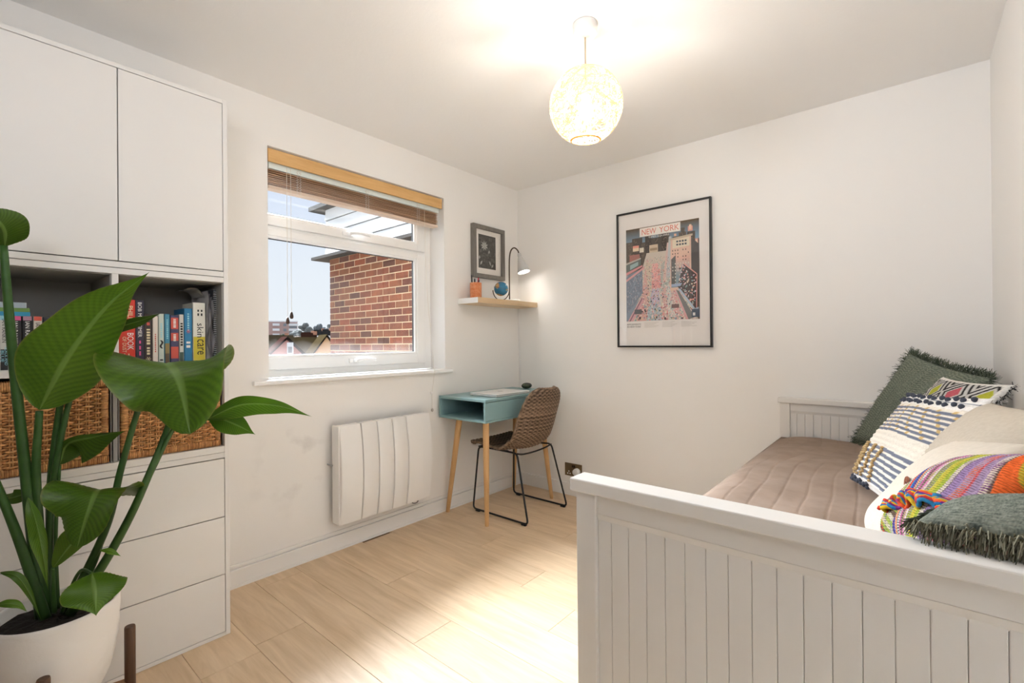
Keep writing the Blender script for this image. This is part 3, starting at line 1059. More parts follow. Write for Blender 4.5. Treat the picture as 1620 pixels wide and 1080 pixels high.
flat_book(0.020, 0.142, zt + 0.0252, zt + 0.042, 0.18, 0.303, (0.42, 0.50, 0.56), 'pale blue-grey book topping the flat pile')

# ------------------------------------------------------------------ panel heater
rad = thing('panel_heater', 'white electric panel heater with five curved fins below the window', 'heater', (0.07, 1.615, 0.165))
ZA, ZB = 0.165, 0.690
M_heat = mat('white_heater_enamel', (0.82, 0.81, 0.79), 0.32)
def bulge(z):
    s = (z - ZA) / (ZB - ZA) * 2 - 1
    return 0.100 + 0.026 * (1 - abs(s) ** 2.2)
zz = [ZA + (ZB - ZA) * k / 20 for k in range(21)]
edges = [1.312, 1.440, 1.541, 1.643, 1.742, 1.925]
for k in range(5):
    a, b_ = edges[k] + (0.0018 if k else 0), edges[k + 1] - (0.0018 if k < 4 else 0)
    m = MB()
    for ys, xoff in ((a, 0), (b_, 0)):
        pass
    n = len(zz)
    cols = []
    prof = [(a, -0.012), (a + 0.001, -0.003), (a + 0.005, 0), (b_ - 0.005, 0), (b_ - 0.001, -0.003), (b_, -0.012)]
    if k == 0:
        prof = [(a, -0.055), (a, -0.006), (a + 0.008, 0), (b_ - 0.004, 0), (b_ - 0.001, -0.003), (b_, -0.012)]
    if k == 4:
        prof = [(a, -0.012), (a + 0.001, -0.003), (a + 0.004, 0), (b_ - 0.075, 0), (b_ - 0.070, -0.006), (b_, -0.008), (b_, -0.06)]
    P = np.array([[(bulge(z) + dx, y, z) for y, dx in prof] for z in zz])
    m.grid(P)
    m.poly([(bulge(ZB) + dx, y, ZB) for y, dx in prof] + [(0.05, b_, ZB), (0.05, a, ZB)])
    m.poly([(bulge(ZA) + dx, y, ZA) for y, dx in prof][::-1] + [(0.05, a, ZA), (0.05, b_, ZA)])
    part('fin', m, M_heat, rad, True)
part('casing', MB().box(0.026, 0.088, 1.318, 1.918, ZA + 0.004, ZB - 0.004, 0.004), mat('heater_gap_grey', (0.22, 0.21, 0.20), 0.6), rad)
part('side_cover', MB().box(0.030, 0.099, 1.305, 1.319, ZA, ZB, 0.004), M_heat, rad)
part('wall_bracket', MB().box(0.0, 0.03, 1.42, 1.80, 0.3, 0.56), M_heat, rad)
m = MB().tube(bez([(0.07, 1.80, ZA), (0.075, 1.81, ZA - 0.018), (0.07, 1.845, ZA - 0.022), (0.06, 1.86, ZA)], 10), 0.004, 6)
part('power_cable', m, mat('grey_cable', (0.30, 0.29, 0.28), 0.5), rad, 'all')
m = MB().tube([(0.0, 1.296, 0.478), (0.05, 1.296, 0.478)], 0.004, 6)
part('fixing_screw', m, mat('dull_steel', (0.4, 0.4, 0.4), 0.4, 0.8), rad)

# ------------------------------------------------------------------ small framed photo
fp = thing('framed_photo', 'small black and white plant photo in a grey frame above the shelf', 'picture', (0.015, 2.565, 1.605))
M_gf = wood('grey_washed_wood', (0.15, 0.14, 0.125), (0.21, 0.195, 0.175), (3, 3, 0.5), 12, 0.6)
A0, A1, B0, B1 = 2.395, 2.735, 1.603, 1.990
W = 0.030
for args in ((A0, A1, B0, B0 + W), (A0, A1, B1 - W, B1), (A0, A0 + W, B0 + W, B1 - W), (A1 - W, A1, B0 + W, B1 - W)):
    part('frame_rail', MB().box(0.001, 0.034, *args, 0.0015), M_gf, fp)
part('mat_board', MB().box(0.004, 0.014, A0 + W, A1 - W, B0 + W, B1 - W), mat('off_white_mount', (0.80, 0.77, 0.73), 0.9), fp)
PA0, PA1, PB0, PB1 = 2.462, 2.648, 1.678, 1.925
m = MB()
def q2(m, a, b_, c, d, x, col):
    m.quad((x, a, b_), (x, c, b_), (x, c, d), (x, a, d), col)
x = 0.0145
q2(m, PA0, PB0, PA1, PB1, x, (0.045, 0.042, 0.036))
rr = random.Random(3)
for k in range(120):
    a = rr.uniform(PA0, PA1 - .02); c = rr.uniform(PB0, PB1 - .02)
    g = rr.uniform(0.02, 0.12)
    x += 0.000004
    q2(m, a, c, min(PA1, a + rr.uniform(.006, .03)), min(PB1, c + rr.uniform(.005, .03)), x, (g, g * .95, g * .85))
def petal(m, cy, cz, an, ln, wd, g, x):
    d = np.array([math.cos(an), math.sin(an)]); p = np.array([-d[1], d[0]])
    c = np.array([cy, cz])
    pts = [c, c + d * ln * .5 + p * wd, c + d * ln, c + d * ln * .5 - p * wd]
    m.poly([(x, q_[0], q_[1]) for q_ in pts], (g, g, g * .95))
for k in range(9):
    x += 0.00001
    petal(m, 2.525, 1.845, 0.3 + k * 0.7, 0.040, 0.006, rr.uniform(.4, .6), x)
for cy, cz, an, ln in ((2.57, 1.79, 1.2, .03), (2.48, 1.70, 1.0, .04), (2.60, 1.70, 2.2, .05), (2.60, 1.69, 0.9, .035), (2.47, 1.74, 1.4, .03)):
    x += 0.00001
    petal(m, cy, cz, an, ln, 0.009, rr.uniform(.3, .5), x)
part('photo_print', m, painted('photo_print', 0.35), fp)
mg = bpy.data.materials.new('picture_glass')
t, b = nt(mg)
t.nodes.remove(b)
tr = t.nodes.new('ShaderNodeBsdfTransparent')
gl = t.nodes.new('ShaderNodeBsdfGlossy')
gl.inputs['Roughness'].default_value = 0.03
mxa = t.nodes.new('ShaderNodeMixShader')
mxa.inputs[0].default_value = 0.04
t.links.new(tr.outputs[0], mxa.inputs[1])
t.links.new(gl.outputs[0], mxa.inputs[2])
t.links.new(mxa.outputs[0], t.nodes['Material Output'].inputs[0])
part('glass', MB().box(0.0195, 0.0205, A0 + W, A1 - W, B0 + W, B1 - W), mg, fp)

# ------------------------------------------------------------------ city poster
po = thing('framed_poster', 'large framed city street poster in a thin black frame on the back wall', 'poster', (1.2, Y0 - 0.012, 1.09))
FX0, FX1, FZ0, FZ1 = 0.892, 1.512, 1.090, 1.990
M_bf = mat('black_frame', (0.012, 0.011, 0.010), 0.35)
fw_ = 0.011
ya, yb = Y0 - 0.026, Y0 - 0.001
for args in ((FX0, FX1, ya, yb, FZ0, FZ0 + fw_), (FX0, FX1, ya, yb, FZ1 - fw_, FZ1), (FX0, FX0 + fw_, ya, yb, FZ0 + fw_, FZ1 - fw_), (FX1 - fw_, FX1, ya, yb, FZ0 + fw_, FZ1 - fw_)):
    part('frame_rail', MB().box(*args, 0.001), M_bf, po)
part('mat_board', MB().box(FX0 + fw_, FX1 - fw_, Y0 - 0.014, Y0 - 0.002, FZ0 + fw_, FZ1 - fw_), mat('poster_paper', (0.80, 0.765, 0.74), 0.8), po)
# printed picture: a = 0..1 left to right, c = 0..1 bottom to top
U0, U1 = FX0 + 0.105 * 0.62, FX0 + 0.882 * 0.62
V0, V1 = FZ0 + 0.192 * 0.90, FZ0 + 0.873 * 0.90
pm = MB()
layer = [0]
def lay(pts, col):
    layer[0] += 1
    yv = Y0 - 0.0142 - layer[0] * 0.0000012
    pm.poly([(U0 + (U1 - U0) * a, yv, V0 + (V1 - V0) * c) for a, c in pts], col)
def rc(a, c, a2, c2, col):
    lay([(a, c), (a2, c), (a2, c2), (a, c2)], col)
def mixc(p, q_, k):
    return tuple(p[i] + (q_[i] - p[i]) * k for i in range(3))
g_top, g_blue, g_pale = (0.10, 0.095, 0.09), (0.22, 0.36, 0.50), (0.55, 0.58, 0.60)
for k in range(24):
    f = k / 24
    c0 = mixc(g_blue, g_top, max(0, (f - .35) / .5)) if f > .35 else mixc(g_pale, g_blue, f / .35)
    rc(0, .70 + .30 * f, 1, .70 + .30 * (f + 1 / 24), tuple(min(1, q_) for q_ in c0))
pr_ = random.Random(11)
DK = [(0.06, 0.045, 0.035), (0.09, 0.07, 0.055), (0.12, 0.095, 0.075)]
rc(0, 0, 1, .74, (0.16, 0.13, 0.11))
for a, c, a2, c2 in ((0, .55, .10, .86), (.09, .55, .24, .895), (.23, .5, .29, .84), (.28, .55, .37, .915), (.37, .5, .47, .87), (.47, .5, .62, .905), (.51, .6, .58, .925), (.66, .6, .74, .85), (.74, .6, .84, .885), (.77, .6, .82, .93), (.85, .6, .95, .88), (.93, .5, 1, .80)):
    rc(a, c, a2, c2, pr_.choice(DK))
    for q_ in range(26):
        ta = pr_.uniform(a, a2 - .008); tc_ = pr_.uniform(c, c2 - .015)
        rc(ta, tc_, ta + .006, tc_ + .009, pr_.choice([(0.28, 0.2, 0.14), (0.35, 0.27, 0.2), (0.16, 0.12, 0.1)]))
lay([(.34, .905), (.325, .915), (.325, .95), (.322, .915)], DK[0])
# lit signs
for a, c, a2, c2, col in ((.10, .755, .19, .80, (0.75, 0.62, 0.45)), (.10, .79, .19, .815, (0.72, 0.30, 0.24)), (.20, .735, .26, .785, (0.72, 0.66, 0.55)), (.05, .61, .20, .72, (0.35, 0.14, 0.12)), (.34, .70, .46, .80, (0.62, 0.50, 0.36)), (.35, .74, .45, .765, (0.35, 0.25, 0.16)), (.34, .675, .46, .69, (0.75, 0.70, 0.60)), (.34, .60, .47, .655, (0.66, 0.32, 0.34)), (.35, .61, .46, .63, (0.45, 0.18, 0.22)), (.86, .885, .92, .935, (0.74, 0.35, 0.28)), (.875, .90, .905, .95, (0.80, 0.55, 0.4)), (.68, .855, .71, .88, (0.75, 0.45, 0.30)), (.95, .58, .985, .80, (0.74, 0.38, 0.30)), (.96, .6, .975, .79, (0.76, 0.66, 0.52))):
    rc(a, c, a2, c2, col)
# avenue converging upward
lay([(.02, 0), (.98, 0), (.62, .72), (.30, .72)], (0.62, 0.55, 0.47))
lay([(.15, 0), (.30, 0), (.36, .55), (.31, .66)], (0.66, 0.40, 0.37))
lay([(.28, 0), (.52, 0), (.46, .36), (.38, .36)], (0.42, 0.50, 0.56))
lay([(.36, .14), (.48, .14), (.47, .36), (.37, .36)], (0.55, 0.47, 0.58))
lay([(.52, 0), (.78, 0), (.62, .5), (.50, .5)], (0.64, 0.42, 0.40))
lay([(.60, 0), (.70, 0), (.60, .42), (.56, .42)], (0.60, 0.58, 0.54))
lay([(.33, .34), (.50, .34), (.48, .54), (.36, .54)], (0.72, 0.33, 0.32))
lay([(.36, .42), (.46, .42), (.46, .60), (.38, .60)], (0.80, 0.42, 0.40))
lay([(.50, .30), (.63, .40), (.62, .66), (.50, .58)], (0.42, 0.46, 0.43))
lay([(.30, .40), (.37, .30), (.37, .60), (.28, .64)], (0.63, 0.53, 0.42))
lay([(.52, .40), (.57, .40), (.62, .80), (.585, .80)], (0.66, 0.48, 0.44))
lay([(.57, .45), (.63, .45), (.645, .86), (.61, .86)], (0.50, 0.52, 0.54))
cols = [(0.06, 0.06, 0.07), (0.72, 0.30, 0.30), (0.74, 0.70, 0.62), (0.22, 0.34, 0.42), (0.66, 0.52, 0.36), (0.45, 0.16, 0.18), (0.30, 0.42, 0.40), (0.78, 0.60, 0.58)]
for k in range(1500):
    c = pr_.random() ** 1.2 * .66
    half = .46 - .46 * c
    a = .48 - .03 * c / .66 + pr_.uniform(-half, half)
    s = .006 + .018 * (1 - c / .66) * pr_.random()
    if .02 < a < .96:
        rc(a, c, a + s, min(.70, c + s * pr_.uniform(.5, 1.2)), pr_.choice(cols))
# slanted facades on the left
lay([(0, .04), (.24, .30), (.24, .56), (0, .50)], (0.20, 0.24, 0.31))
for k in range(170):
    a = pr_.uniform(0, .22)
    c = pr_.uniform(.07 + .26 / .24 * a, .49 + .05 * a)
    rc(a, c, a + .007, c + .014, pr_.choice([(0.34, 0.40, 0.50), (0.14, 0.16, 0.22), (0.48, 0.42, 0.46), (0.26, 0.34, 0.44)]))
lay([(0, .50), (.24, .58), (.24, .60), (0, .53)], (0.66, 0.28, 0.30))
lay([(0, .43), (.27, .56), (.27, .585), (0, .455)], (0.68, 0.34, 0.35))
lay([(0, .53), (.22, .60), (.22, .67), (0, .62)], (0.12, 0.15, 0.15))
lay([(.06, .56), (.18, .60), (.18, .64), (.06, .61)], (0.30, 0.44, 0.46))
lay([(0, .615), (.22, .665), (.22, .68), (0, .635)], (0.45, 0.42, 0.38))
lay([(.02, .0), (.10, .0), (.26, .22), (.23, .26)], (0.64, 0.35, 0.38))
lay([(.04, .0), (.06, .0), (.24, .24), (.23, .25)], (0.25, 0.14, 0.18))
lay([(0, 0), (.02, 0), (.21, .25), (.0, .08)], (0.24, 0.30, 0.38))
rc(.12, .075, .225, .125, (0.12, 0.12, 0.13))
# tower on the right
lay([(.625, .30), (.90, .30), (.90, .84), (.635, .82)], (0.72, 0.50, 0.40))
for k in range(14):
    f = k / 13
    lay([(.64, .33 + .022 * k), (.88, .33 + .022 * k), (.88, .355 + .022 * k), (.64, .355 + .022 * k)], mixc((0.22, 0.30, 0.34), (0.72, 0.46, 0.38), max(0, f * 1.6 - .6)))
lay([(.64, .34), (.70, .34), (.70, .66), (.64, .62)], (0.12, 0.12, 0.12))
lay([(.66, .73), (.88, .74), (.88, .83), (.66, .815)], (0.74, 0.66, 0.52))
lay([(.62, .815), (.92, .835), (.92, .855), (.62, .835)], (0.55, 0.45, 0.33))
for i in range(4):
    for j in range(2):
        rc(.71 + .036 * i, .755 + .032 * j, .735 + .036 * i, .773 + .032 * j, (0.06, 0.08, 0.10))
for i in range(7):
    for j in range(11):
        if pr_.random() < .55:
            dark = j > 6
            rc(.655 + .034 * i, .36 + .034 * j, .667 + .034 * i, .374 + .034 * j, (0.10, 0.07, 0.07) if dark else (0.66, 0.62, 0.56))
lay([(.90, .26), (1, .16), (1, .74), (.90, .82)], (0.11, 0.10, 0.10))
# billboard on the right edge
lay([(.72, .34), (.96, .06), (.97, .44), (.80, .56)], (0.08, 0.06, 0.06))
for k in range(150):
    u_, v_ = pr_.random(), pr_.random()
    a = .74 + .21 * u_
    lo, hi = .34 - 1.17 * (a - .72), .56 - .70 * max(0, a - .80)
    c = lo + (hi - lo - .03) * v_ + .015
    rc(a, c, a + pr_.uniform(.008, .022), c + pr_.uniform(.006, .018), pr_.choice([(0.72, 0.34, 0.30), (0.25, 0.40, 0.40), (0.74, 0.62, 0.48), (0.10, 0.08, 0.08), (0.72, 0.52, 0.62), (0.05, 0.05, 0.05)]))
lay([(.955, .06), (.965, .06), (.975, .44), (.965, .45)], (0.72, 0.36, 0.32))
lay([(.80, .56), (.97, .44), (.975, .45), (.805, .572)], (0.72, 0.36, 0.32))
lay([(.64, .34), (.76, .34), (.78, .37), (.64, .365)], (0.34, 0.42, 0.58))
lay([(.72, .32), (.76, .31), (.98, .07), (.99, .12), (.92, .10)], (0.42, 0.50, 0.60))
lay([(.70, .31), (.74, .29), (.94, .02), (.86, .0)], (0.20, 0.20, 0.20))
lay([(.68, .30), (.70, .30), (.86, .0), (.83, .0)], (0.66, 0.36, 0.38))
rc(.90, .02, 1.0, .10, (0.10, 0.13, 0.18))
rc(.915, .035, .945, .065, (0.75, 0.75, 0.75))
rc(.64, .12, .74, .16, (0.18, 0.10, 0.10))
rc(.205, .90, .765, .992, (0.83, 0.78, 0.72))
part('poster_print', pm, painted('poster_ink', 0.6), po)
def pt(a, c):
    return (U0 + (U1 - U0) * a, Y0 - 0.0172, V0 + (V1 - V0) * c)
text_part('lettering', 'NEW', 0.05, mat('poster_red', (0.66, 0.13, 0.09), 0.6), pt(.335, .946), (1, 0, 0), (0, 0, 1), po, width=0.098, height=0.036)
text_part('lettering', 'YORK', 0.05, mat('poster_red', (0.66, 0.13, 0.09), 0.6), pt(.615, .946), (1, 0, 0), (0, 0, 1), po, width=0.128, height=0.036)
text_part('lettering', 'TIMES SQUARE', 0.02, T_white, pt(.475, .882), (1, 0, 0), (0, 0, 1), po, width=0.140, height=0.013)
text_part('lettering', 'AMUSEMENTS', 0.02, mat('poster_black', (0.03, 0.03, 0.03), 0.6), pt(.11, -.034), (1, 0, 0), (0, 0, 1), po, width=0.100, height=0.011)
text_part('lettering', 'IN NEW YORK', 0.02, mat('poster_black', (0.03, 0.03, 0.03), 0.6), pt(.11, -.060), (1, 0, 0), (0, 0, 1), po, width=0.098, height=0.011)
m = MB()
for blk in range(3):
    for ln in range(5):
        z = V0 - 0.012 - ln * 0.0075
        xa = U0 + (U1 - U0) * (.26 + blk * .25)
        m.box(xa, xa + (U1 - U0) * (.20 - .03 * ((ln * 7 + blk) % 3)), Y0 - 0.0147, Y0 - 0.0142, z, z + 0.0022)
part('caption_lines', m, mat('caption_grey', (0.55, 0.52, 0.49), 0.8), po)['kind'] = 'stuff'
part('glass', MB().box(FX0 + fw_, FX1 - fw_, Y0 - 0.0215, Y0 - 0.0205, FZ0 + fw_, FZ1 - fw_), mg, po)

# ------------------------------------------------------------------ floating shelf and what stands on it
shf = thing('floating_shelf', 'pale wooden floating shelf fixed in the room corner above the desk', 'shelf', (0.09, 2.6, 1.395))
SX, SZ0, SZ1, SYA = 0.195, 1.400, 1.437, 2.268
M_shelf = wood('pale_beech', (0.58, 0.40, 0.22), (0.72, 0.55, 0.35), (5, 0.5, 5), 7, 0.4)
part('board', MB().box(0.001, SX, SYA + 0.0015, Y0 - 0.001, SZ0, SZ1, 0.001), M_shelf, shf)
part('end_cap', MB().box(0.001, SX, SYA, SYA + 0.0015, SZ0, SZ1), mat('white_edge', (0.84, 0.83, 0.81), 0.5), shf)

# pen pot
pp = thing('pen_pot', 'orange mottled cylinder pot of pens on the left end of the shelf', 'pen pot', (0.085, 2.36, SZ1))
part('pot', MB().lathe([(0.040, SZ1), (0.041, SZ1 + 0.004), (0.041, SZ1 + 0.112), (0.038, SZ1 + 0.113), (0.037, SZ1 + 0.1), (0.036, SZ1 + 0.006)], 28, 0.085, 2.36),
     mat('mottled_orange', (0.62, 0.17, 0.045), 0.5, col2=(0.70, 0.30, 0.14), nscale=70, bump=(90, 0.3)), pp, True)
M_pen_k = mat('pen_black', (0.015, 0.015, 0.018), 0.3)
for dx, dy, tx, ty, hh, mt in ((-.01, -.02, -.012, -.028, .165, M_pen_k), (.0, -.01, .006, -.016, .14, M_pen_k), (.005, .012, .012, .018, .135, M_pen_k), (-.005, .02, -.004, .030, .152, mat('pen_red', (.62, .04, .08), .3)), (.0, .0, -.01, .0, .145, mat('pen_mint', (.45, .72, .58), .4))):
    part('pen', MB().tube([(0.085 + dx, 2.36 + dy, SZ1 + .012), (0.085 + tx, 2.36 + ty, SZ1 + hh - .012), (0.085 + tx * 1.06, 2.36 + ty * 1.06, SZ1 + hh)], [.0052, .0052, .004], 8), mt, pp)

# little globe
gb = thing('desk_globe', 'small blue desk globe on a dark curved stand on the shelf', 'globe', (0.11, 2.60, SZ1))
gz = SZ1 + 0.088
bm = bmesh.new()
bmesh.ops.create_icosphere(bm, subdivisions=4, radius=0.052)
m = MB()
nv = m.bm(bm)
def land(p):
    v = math.sin(p[0] * 75 + 1.5) + math.sin(p[1] * 68 - p[2] * 40 + .6) + math.sin(p[2] * 82 + p[0] * 50)
    return v > 0.9
for p in m.v:
    if land(p):
        m.c.append(random.choice([(0.62, 0.42, 0.16), (0.55, 0.20, 0.10), (0.30, 0.38, 0.14), (0.68, 0.52, 0.30)]))
    else:
        m.c.append((0.03, 0.20, 0.36))
m.v = [(p[0] + 0.11, p[1] + 2.60, p[2] + gz) for p in m.v]
part('sphere', m, painted('globe_print', 0.2, spec=0.6), gb, 'all')
M_bronze = mat('dark_bronze', (0.06, 0.042, 0.028), 0.35, 0.7)
pts = []
for k in range(21):
    a = PI + PI * k / 20
    d = 0.060 * math.cos(a)
    pts.append((0.11 + d * 0.74, 2.60 + d * 0.67, gz - 0.010 + 0.074 * math.sin(a)))
part('cradle_arm', MB().tube(pts, 0.0035, 8), M_bronze, gb, 'all')
part('base', MB().lathe([(0.026, SZ1), (0.026, SZ1 + 0.004), (0.010, SZ1 + 0.007)], 20, 0.11, 2.60), M_bronze, gb, True)
part('equator_band', MB().tube([(0.11 + 0.0524 * math.cos(a), 2.60 + 0.0524 * math.sin(a), gz - 0.014 * math.sin(a + .8)) for a in np.linspace(0, 2 * PI, 41)], 0.0012, 5), M_bronze, gb, 'all')

# gooseneck lamp
dl = thing('gooseneck_lamp', 'white cone gooseneck desk lamp lit at the right end of the shelf', 'lamp', (0.07, 2.76, SZ1))
part('base', MB().lathe([(0.058, SZ1), (0.060, SZ1 + .003), (0.060, SZ1 + .016), (0.056, SZ1 + .020)], 32, 0.075, 2.775), mat('lamp_white', (0.84, 0.84, 0.83), 0.35), dl, True)
neck = bez([(0.042, 2.775, SZ1 + .018), (0.041, 2.775, 1.60), (0.043, 2.775, 1.77), (0.056, 2.778, 1.838), (0.085, 2.782, 1.858), (0.115, 2.786, 1.838), (0.130, 2.788, 1.806)], 36)
part('gooseneck', MB().tube(neck, 0.0052, 8), mat('brown_gooseneck', (0.085, 0.058, 0.038), 0.45, 0.3), dl, 'all')
top = Vector((0.130, 2.788, 1.808))
ax = Vector((0.27, 0.045, -0.96)).normalized()
e1 = ax.orthogonal().normalized()
e2 = ax.cross(e1)
def cone(prof, n=28):
    m = MB()
    P = np.array([[tuple(top + ax * d + (e1 * math.cos(2 * PI * j / n) + e2 * math.sin(2 * PI * j / n)) * r) for j in range(n)] for r, d in prof])
    m.grid(P, None, False, True)
    return m
M_shade = mat('lamp_shade_white', (0.60, 0.59, 0.57), 0.35)
part('shade', cone([(0.001, -0.004), (0.013, -0.002), (0.016, 0.012), (0.016, 0.030), (0.020, 0.034), (0.030, 0.075), (0.046, 0.135), (0.0475, 0.150), (0.0455, 0.150), (0.044, 0.134), (0.028, 0.075), (0.018, 0.04)]), M_shade, dl, True)
part('bulb', cone([(0.001, 0.090), (0.020, 0.100), (0.034, 0.125), (0.040, 0.138), (0.028, 0.144), (0.001, 0.147)]), emit('lamp_bulb', (1.0, 0.97, 0.92), 14), dl, 'all')
lp = light('desk_lamp_light', 'SPOT', top + ax * 0.156, 1.0, (1.0, 0.93, 0.84), spot_size=math.radians(100), spot_blend=0.6, shadow_soft_size=0.03)
aim(lp, top + ax * 1.2)
cb = MB().tube(bez([(0.03, 2.83, SZ1 + .006), (0.012, 2.89, SZ1 + .004), (0.012, Y0 - .0045, SZ1 - .03), (0.012, Y0 - .0045, 1.2), (0.022, Y0 - .0045, 0.9), (0.02, Y0 - .0045, 0.5)], 30), 0.0022, 6)
part('power_cable', cb, M_upvc, dl)

# ------------------------------------------------------------------ pendant lamp
pd = thing('pendant_lamp', 'round woven string globe pendant lamp glowing on the ceiling', 'pendant lamp', (1.467, 1.570, 2.35))
PX, PY, PZ, PR = 1.467, 1.570, 2.036, 0.139
part('ceiling_rose', MB().lathe([(0.046, 2.3495), (0.047, 2.338), (0.046, 2.314), (0.043, 2.309), (0.012, 2.307), (0.004, 2.300)], 32, PX, PY), M_upvc, pd, True)
part('cord', MB().tube([(PX, PY, 2.303), (PX, PY, PZ + 0.07)], 0.0032, 8), mat('tan_flex', (0.55, 0.45, 0.33), 0.6), pd)
part('lamp_holder', MB().lathe([(0.014, PZ + 0.030), (0.018, PZ + 0.034), (0.018, PZ + 0.070), (0.008, PZ + 0.078)], 18, PX, PY), mat('holder_white', (0.8, 0.8, 0.78), 0.4), pd, True)
part('bulb', MB().lathe([(0.003, PZ - 0.052), (0.018, PZ - 0.046), (0.027, PZ - 0.028), (0.026, PZ - 0.008), (0.016, PZ + 0.020), (0.013, PZ + 0.032)], 20, PX, PY), emit('pendant_bulb', (1.0, 0.955, 0.87), 290), pd, 'all')
M_string = mat('tan_paper_string', (0.92, 0.79, 0.58), 0.8, trans=0.5)
m = MB()
tilt = Matrix.Rotation(0.10, 3, Vector((0.76, 0.65, 0)))
sr = random.Random(5)
def on_shade(v, r):
    return tuple(Vector((PX, PY, PZ)) + tilt @ (Vector(v) * r))
opn = math.cos(math.asin(0.054 / PR))
cnt = 0
while cnt < 300:
    nrm = Vector((sr.gauss(0, 1), sr.gauss(0, 1), sr.gauss(0, .9))).normalized()
    a = nrm.orthogonal().normalized()
    b_ = nrm.cross(a)
    off = sr.uniform(-.75, .75)
    s_, L_ = sr.uniform(0, 2 * PI), sr.uniform(1.5, 3.6)
    pts = []
    for k in range(15):
        an = s_ + L_ * k / 14
        w = math.sqrt(1 - off * off)
        v = nrm * off + (a * math.cos(an) + b_ * math.sin(an)) * w
        if v.z < -opn + .015 or v.z > .975:
            if len(pts) > 2:
                break
            pts = []
            continue
        pts.append(on_shade(v, PR + sr.uniform(-.0012, .0012)))
    if len(pts) > 3:
        m.tube(pts, sr.uniform(.0007, .0011), 4, False)
        cnt += 1
sh_ = part('string_shade', m, M_string, pd)
sh_['kind'] = 'stuff'
m = MB()
for q_ in range(3):
    rr_ = 0.054 + 0.0022 * q_
    m.tube([on_shade((rr_ / PR * math.cos(a), rr_ / PR * math.sin(a), -math.sqrt(max(0, 1 - (rr_ / PR) ** 2))), PR + .0005) for a in np.linspace(0, 2 * PI, 33)], 0.0014, 5)
part('shade_ring', m, mat('amber_string', (0.78, 0.48, 0.16), 0.8, trans=0.3), pd, 'all')

# ------------------------------------------------------------------ wall socket
so = thing('wall_socket', 'bronze double wall socket with a white plug above the skirting', 'socket', (0.515, Y0, 0.142))
part('plate', MB().box(0.441, 0.588, Y0 - 0.006, Y0, 0.142, 0.236, 0.002), mat('antique_bronze', (0.20, 0.145, 0.085), 0.32, 0.75), so)
for dx, dz, w_, h_ in ((0.478, 0.176, .008, .009), (0.468, 0.160, .009, .0085), (0.488, 0.160, .009, .0085)):
    part('pin_hole', MB().box(dx - w_ / 2, dx + w_ / 2, Y0 - 0.0075, Y0 - 0.006, dz - h_ / 2, dz + h_ / 2), T_white, so)
part('switch', MB().box(0.505, 0.516, Y0 - 0.010, Y0 - 0.006, 0.208, 0.226, 0.001), M_bronze, so)
part('switch', MB().box(0.520, 0.531, Y0 - 0.010, Y0 - 0.006, 0.208, 0.226, 0.001), M_bronze, so)
m = MB()
n = 24
P = np.array([[(0.551 + r * math.cos(2 * PI * j / n), Y0 - 0.006 - d, 0.182 + r * math.sin(2 * PI * j / n)) for j in range(n)] for r, d in ((.026, 0), (.027, .012), (.024, .030), (.016, .036), (.001, .037))])
m.grid(P, None, True, True)
single('plug', m, mat('plug_white', (0.80, 0.80, 0.79), 0.35), 'round white plug pushed into the right half of the bronze socket', 'plug', True)

# ------------------------------------------------------------------ writing desk
dk = thing('writing_desk', 'narrow pale teal writing desk with open cubby and splayed wooden legs', 'desk', (0.235, 2.465, 0))
M_teal = mat('pale_teal_paint', (0.225, 0.36, 0.37), 0.42, bump=(40, 0.03))
M_beech = wood('orange_beech', (0.52, 0.29, 0.115), (0.66, 0.41, 0.19), (6, 6, 0.7), 7, 0.4)
DX0, DX1, DY0, DY1 = 0.022, 0.447, 2.068, 2.822
part('desk_top', MB().box(DX0, DX1, DY0, DY1, 0.764, 0.781, 0.002), M_teal, dk)
part('bottom_board', MB().box(DX0, DX1, DY0, DY1, 0.637, 0.651, 0.002), M_teal, dk)
part('front_panel', MB().box(DX1 - 0.016, DX1, DY0, DY1, 0.6515, 0.7615, 0.0015), M_teal, dk)
part('back_panel', MB().box(DX0, DX0 + 0.014, DY0, DY1, 0.651, 0.764), M_teal, dk)
part('divider', MB().box(DX0 + 0.014, DX1 - 0.016, 2.455, 2.469, 0.651, 0.764), M_teal, dk)
part('end_panel', MB().box(DX0 + 0.014, DX1 - 0.016, DY1 - 0.014, DY1, 0.651, 0.764), M_teal, dk)
for tp, ft in (((0.165, 2.118), (0.040, 2.122)), ((0.408, 2.112), (0.413, 2.108)), ((0.120, 2.745), (0.045, 2.805)), ((0.385, 2.705), (0.424, 2.778))):
    a, c = Vector((*tp, 0.637)), Vector((*ft, 0.0))
    part('leg', MB().tube([a, a.lerp(c, .5), a.lerp(c, .985), c], [0.0205, 0.0175, 0.0130, 0.0118], 18), M_beech, dk, True)

lt = thing('laptop', 'closed silver laptop lying on the teal desk', 'laptop', (0.29, 2.39, 0.781))
M_alu = mat('silver_aluminium', (0.74, 0.73, 0.72), 0.38, 0.35)
part('base', MB().box(0.175, 0.415, 2.205, 2.545, 0.783, 0.790, 0.0025), M_alu, lt)
part('lid', MB().box(0.175, 0.415, 2.205, 2.545, 0.7912, 0.799, 0.003), M_alu, lt)
part('hinge', MB().tube([(0.178, 2.27, 0.790), (0.178, 2.48, 0.790)], 0.004, 8), mat('dark_hinge', (0.06, 0.06, 0.065), 0.4), lt)
part('logo', MB().lathe([(0.020, 0.7988), (0.020, 0.7993)], 24, 0.295, 2.375), mat('pale_logo', (0.84, 0.83, 0.82), 0.25), lt)
for x_, y_ in ((0.19, 2.22), (0.40, 2.22), (0.19, 2.53), (0.40, 2.53)):
    part('foot', MB().lathe([(0.005, 0.781), (0.005, 0.7835)], 10, x_, y_), M_bronze, lt)
